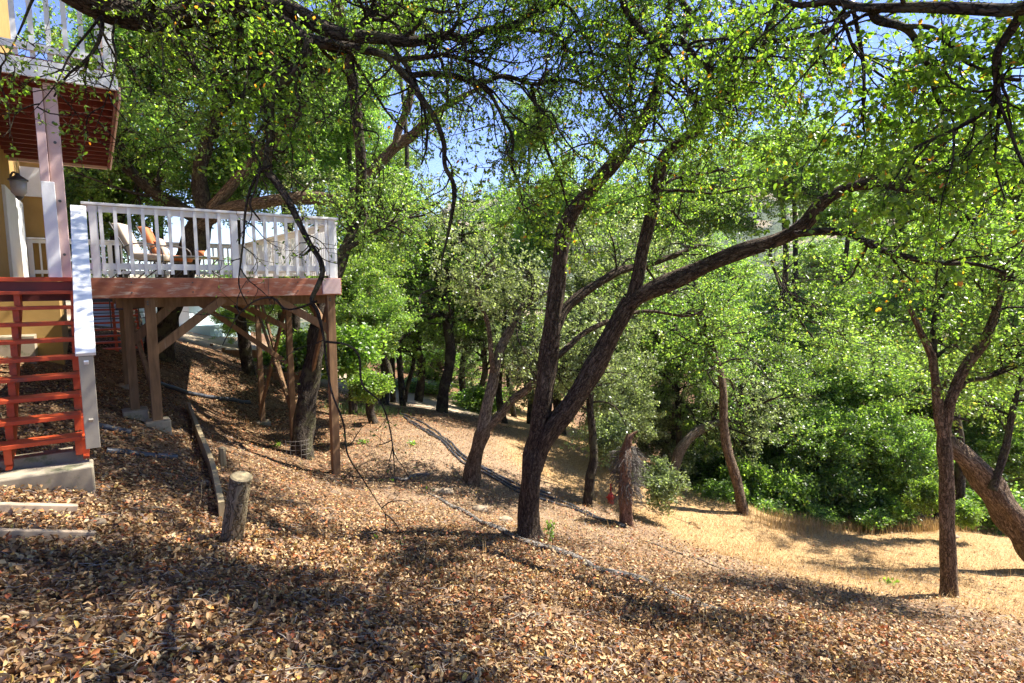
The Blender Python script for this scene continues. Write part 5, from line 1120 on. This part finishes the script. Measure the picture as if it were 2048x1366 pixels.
# litter under the stairs' left and on the steps is part of the same carpet; twigs among it
x, y, r = scatter(7000, 1.6, 12, 403); k = len(x); Pt = np.empty((k, 4, 3)); a = r.uniform(0, 6.28, k); Pt[:, 0] = np.stack([x, y, gz(x, y)+.02], 1)
for q in range(1, 4): a = a+r.normal(size=k)*.3; x = x+np.cos(a)*.05; y = y+np.sin(a)*.05; Pt[:, q] = np.stack([x, y, gz(x, y)+.025+r.uniform(0, .02, k)], 1)
V, Q, bk = tubes(Pt, np.full((k, 4), .0025)*r.uniform(.6, 1.6, (k, 1)), 3); me = np_mesh('litter_twigs', V, Q); attr_vec(me, 'bark', bk)
o = link_mesh('fallen_twigs', me, M['drytwig']); o['kind'] = 'stuff'; o['label'] = 'thin dry twigs lying among the fallen leaves'
def blades(x, y, r, h, wd, lean, mat, name, label):
    k = len(x); p = np.stack([x, y, gz(x, y)-.01], 1); a = r.uniform(0, 6.28, k)
    ln = np.stack([np.cos(a), np.sin(a), np.zeros(k)], 1); hh = r.uniform(h[0], h[1], k)[:, None]; le = r.uniform(lean[0], lean[1], k)[:, None]
    s = np.stack([-np.sin(a+.6), np.cos(a+.6), np.zeros(k)], 1)*wd
    m1 = p+ln*hh*le*.35+[0, 0, 1]*hh*(.6-.2*le*.5); tp = p+ln*hh*le+[0, 0, 1]*hh*(1-.45*le)
    V = np.stack([p-s, p+s, m1+s*.7, tp, m1-s*.7], 1).reshape(-1, 3); b = np.arange(k)[:, None]*5
    me = np_mesh(name, V, [np.concatenate([b+np.array([0, 1, 2, 4])]), b+np.array([4, 2, 3])])
    o = link_mesh(name, me, M[mat]); o['kind'] = 'stuff'; o['label'] = label; return o
x, y, r = scatter(150000, 6, 18, 404, -15, 60); g = gold(x, y); g = np.maximum(g, .3*soft(x, y)); kp = r.uniform(size=len(x)) < g*(.45+.55*smooth01((sn(x, y, 1.7, 3)+.7)))
blades(x[kp], y[kp], r, (.04, .13), .0035, (.5, 1.4), 'straw', 'dry_grass', 'short golden dry grass on the flat below the slope')
x, y, r = scatter(36000, 4.5, 16, 405, -30, 60); kp = (sn(x, y, 2.3, 11)+r.normal(size=len(x))*.2 > .45) & ((gold(x, y) > .05) | (r.uniform(size=len(x)) < .12)); x, y = x[kp], y[kp]
blades(x, y, r, (.12, .34), .0025, (.1, .7), 'straw', 'dry_grass', 'taller wispy dry grass tufts on the slope')
# tall rim of dry grass and weeds along the field edge
q = [G(px, 1062) for px in range(1560, 2050, 12)]; r = rs(0, 406); c = np.array(q)[r.integers(0, len(q), 5000)]; x = c[:, 0]+r.normal(size=5000)*.35; y = c[:, 1]+r.normal(size=5000)*.35+.3
blades(x, y, r, (.15, .42), .004, (.1, .6), 'straw', 'dry_grass', 'tall dry grass fringe along the far edge of the field')
q = [G(px, 985+abs(px-1400)*.1) for px in range(1380, 1560, 12)]+[G(px, 822) for px in range(700, 760, 8)]; c = np.array(q)[r.integers(0, len(q), 2500)]; x = c[:, 0]+r.normal(size=2500)*.5; y = c[:, 1]+r.normal(size=2500)*.5
blades(x, y, r, (.1, .35), .004, (.2, .8), 'grass', 'green_grass', 'green grass blades in the shade of the wood edge')
# a few tiny weeds
for k, (px, py, lab) in enumerate([(930, 745, 'x')][:0]): pass
for k, (px, py, lab) in enumerate([(726, 888, 'tiny green weed on the slope right of the corner deck post'), (824, 890, 'tiny green weed above the curved pale stick'), (552, 895, 'green weed tuft at the foot of the middle deck post'), (1776, 1170, 'small green weed in the golden grass left of the slender oak')]):
    c = G(px, py); r = rs(0, 500+k); n = 40
    Vq, Qq = leaf_quads(c+r.normal(size=(n, 3))*[.05, .05, .02]+[0, 0, .05], norm(r.normal(size=(n, 3))+[0, 0, .6]), r.normal(size=(n, 3))+[0, 0, 1], (.04, .08), r)
    tag(mesh_obj('weed', Vq, Qq, M['leaf_bright']), lab, 'weed')
print('leaves', CNT, 'tris', sum(len(o.data.polygons) for o in S.objects if o.type == 'MESH')*2)
# ------------------------------------------------------------------ air
hm = bpy.data.materials.new('haze'); hm.use_nodes = True; hn = hm.node_tree.nodes; hn.remove(hn['Principled BSDF'])
pv = hn.new('ShaderNodeVolumePrincipled'); pv.inputs['Color'].default_value = (.80, .88, 1, 1); pv.inputs['Density'].default_value = .00011; pv.inputs['Anisotropy'].default_value = .2
hm.node_tree.links.new(pv.outputs[0], hn['Material Output'].inputs['Volume'])
mb = MB(); x, y0, y1 = 4700, -300, 4700
mb.quadbox([(-x, y0, -60), (x, y0, -60), (x, y1, -60), (-x, y1, -60), (-x, y0, 330), (x, y0, 330), (x, y1, 330), (-x, y1, 330)])
o = mb.build('haze', hm); o['kind'] = 'stuff'
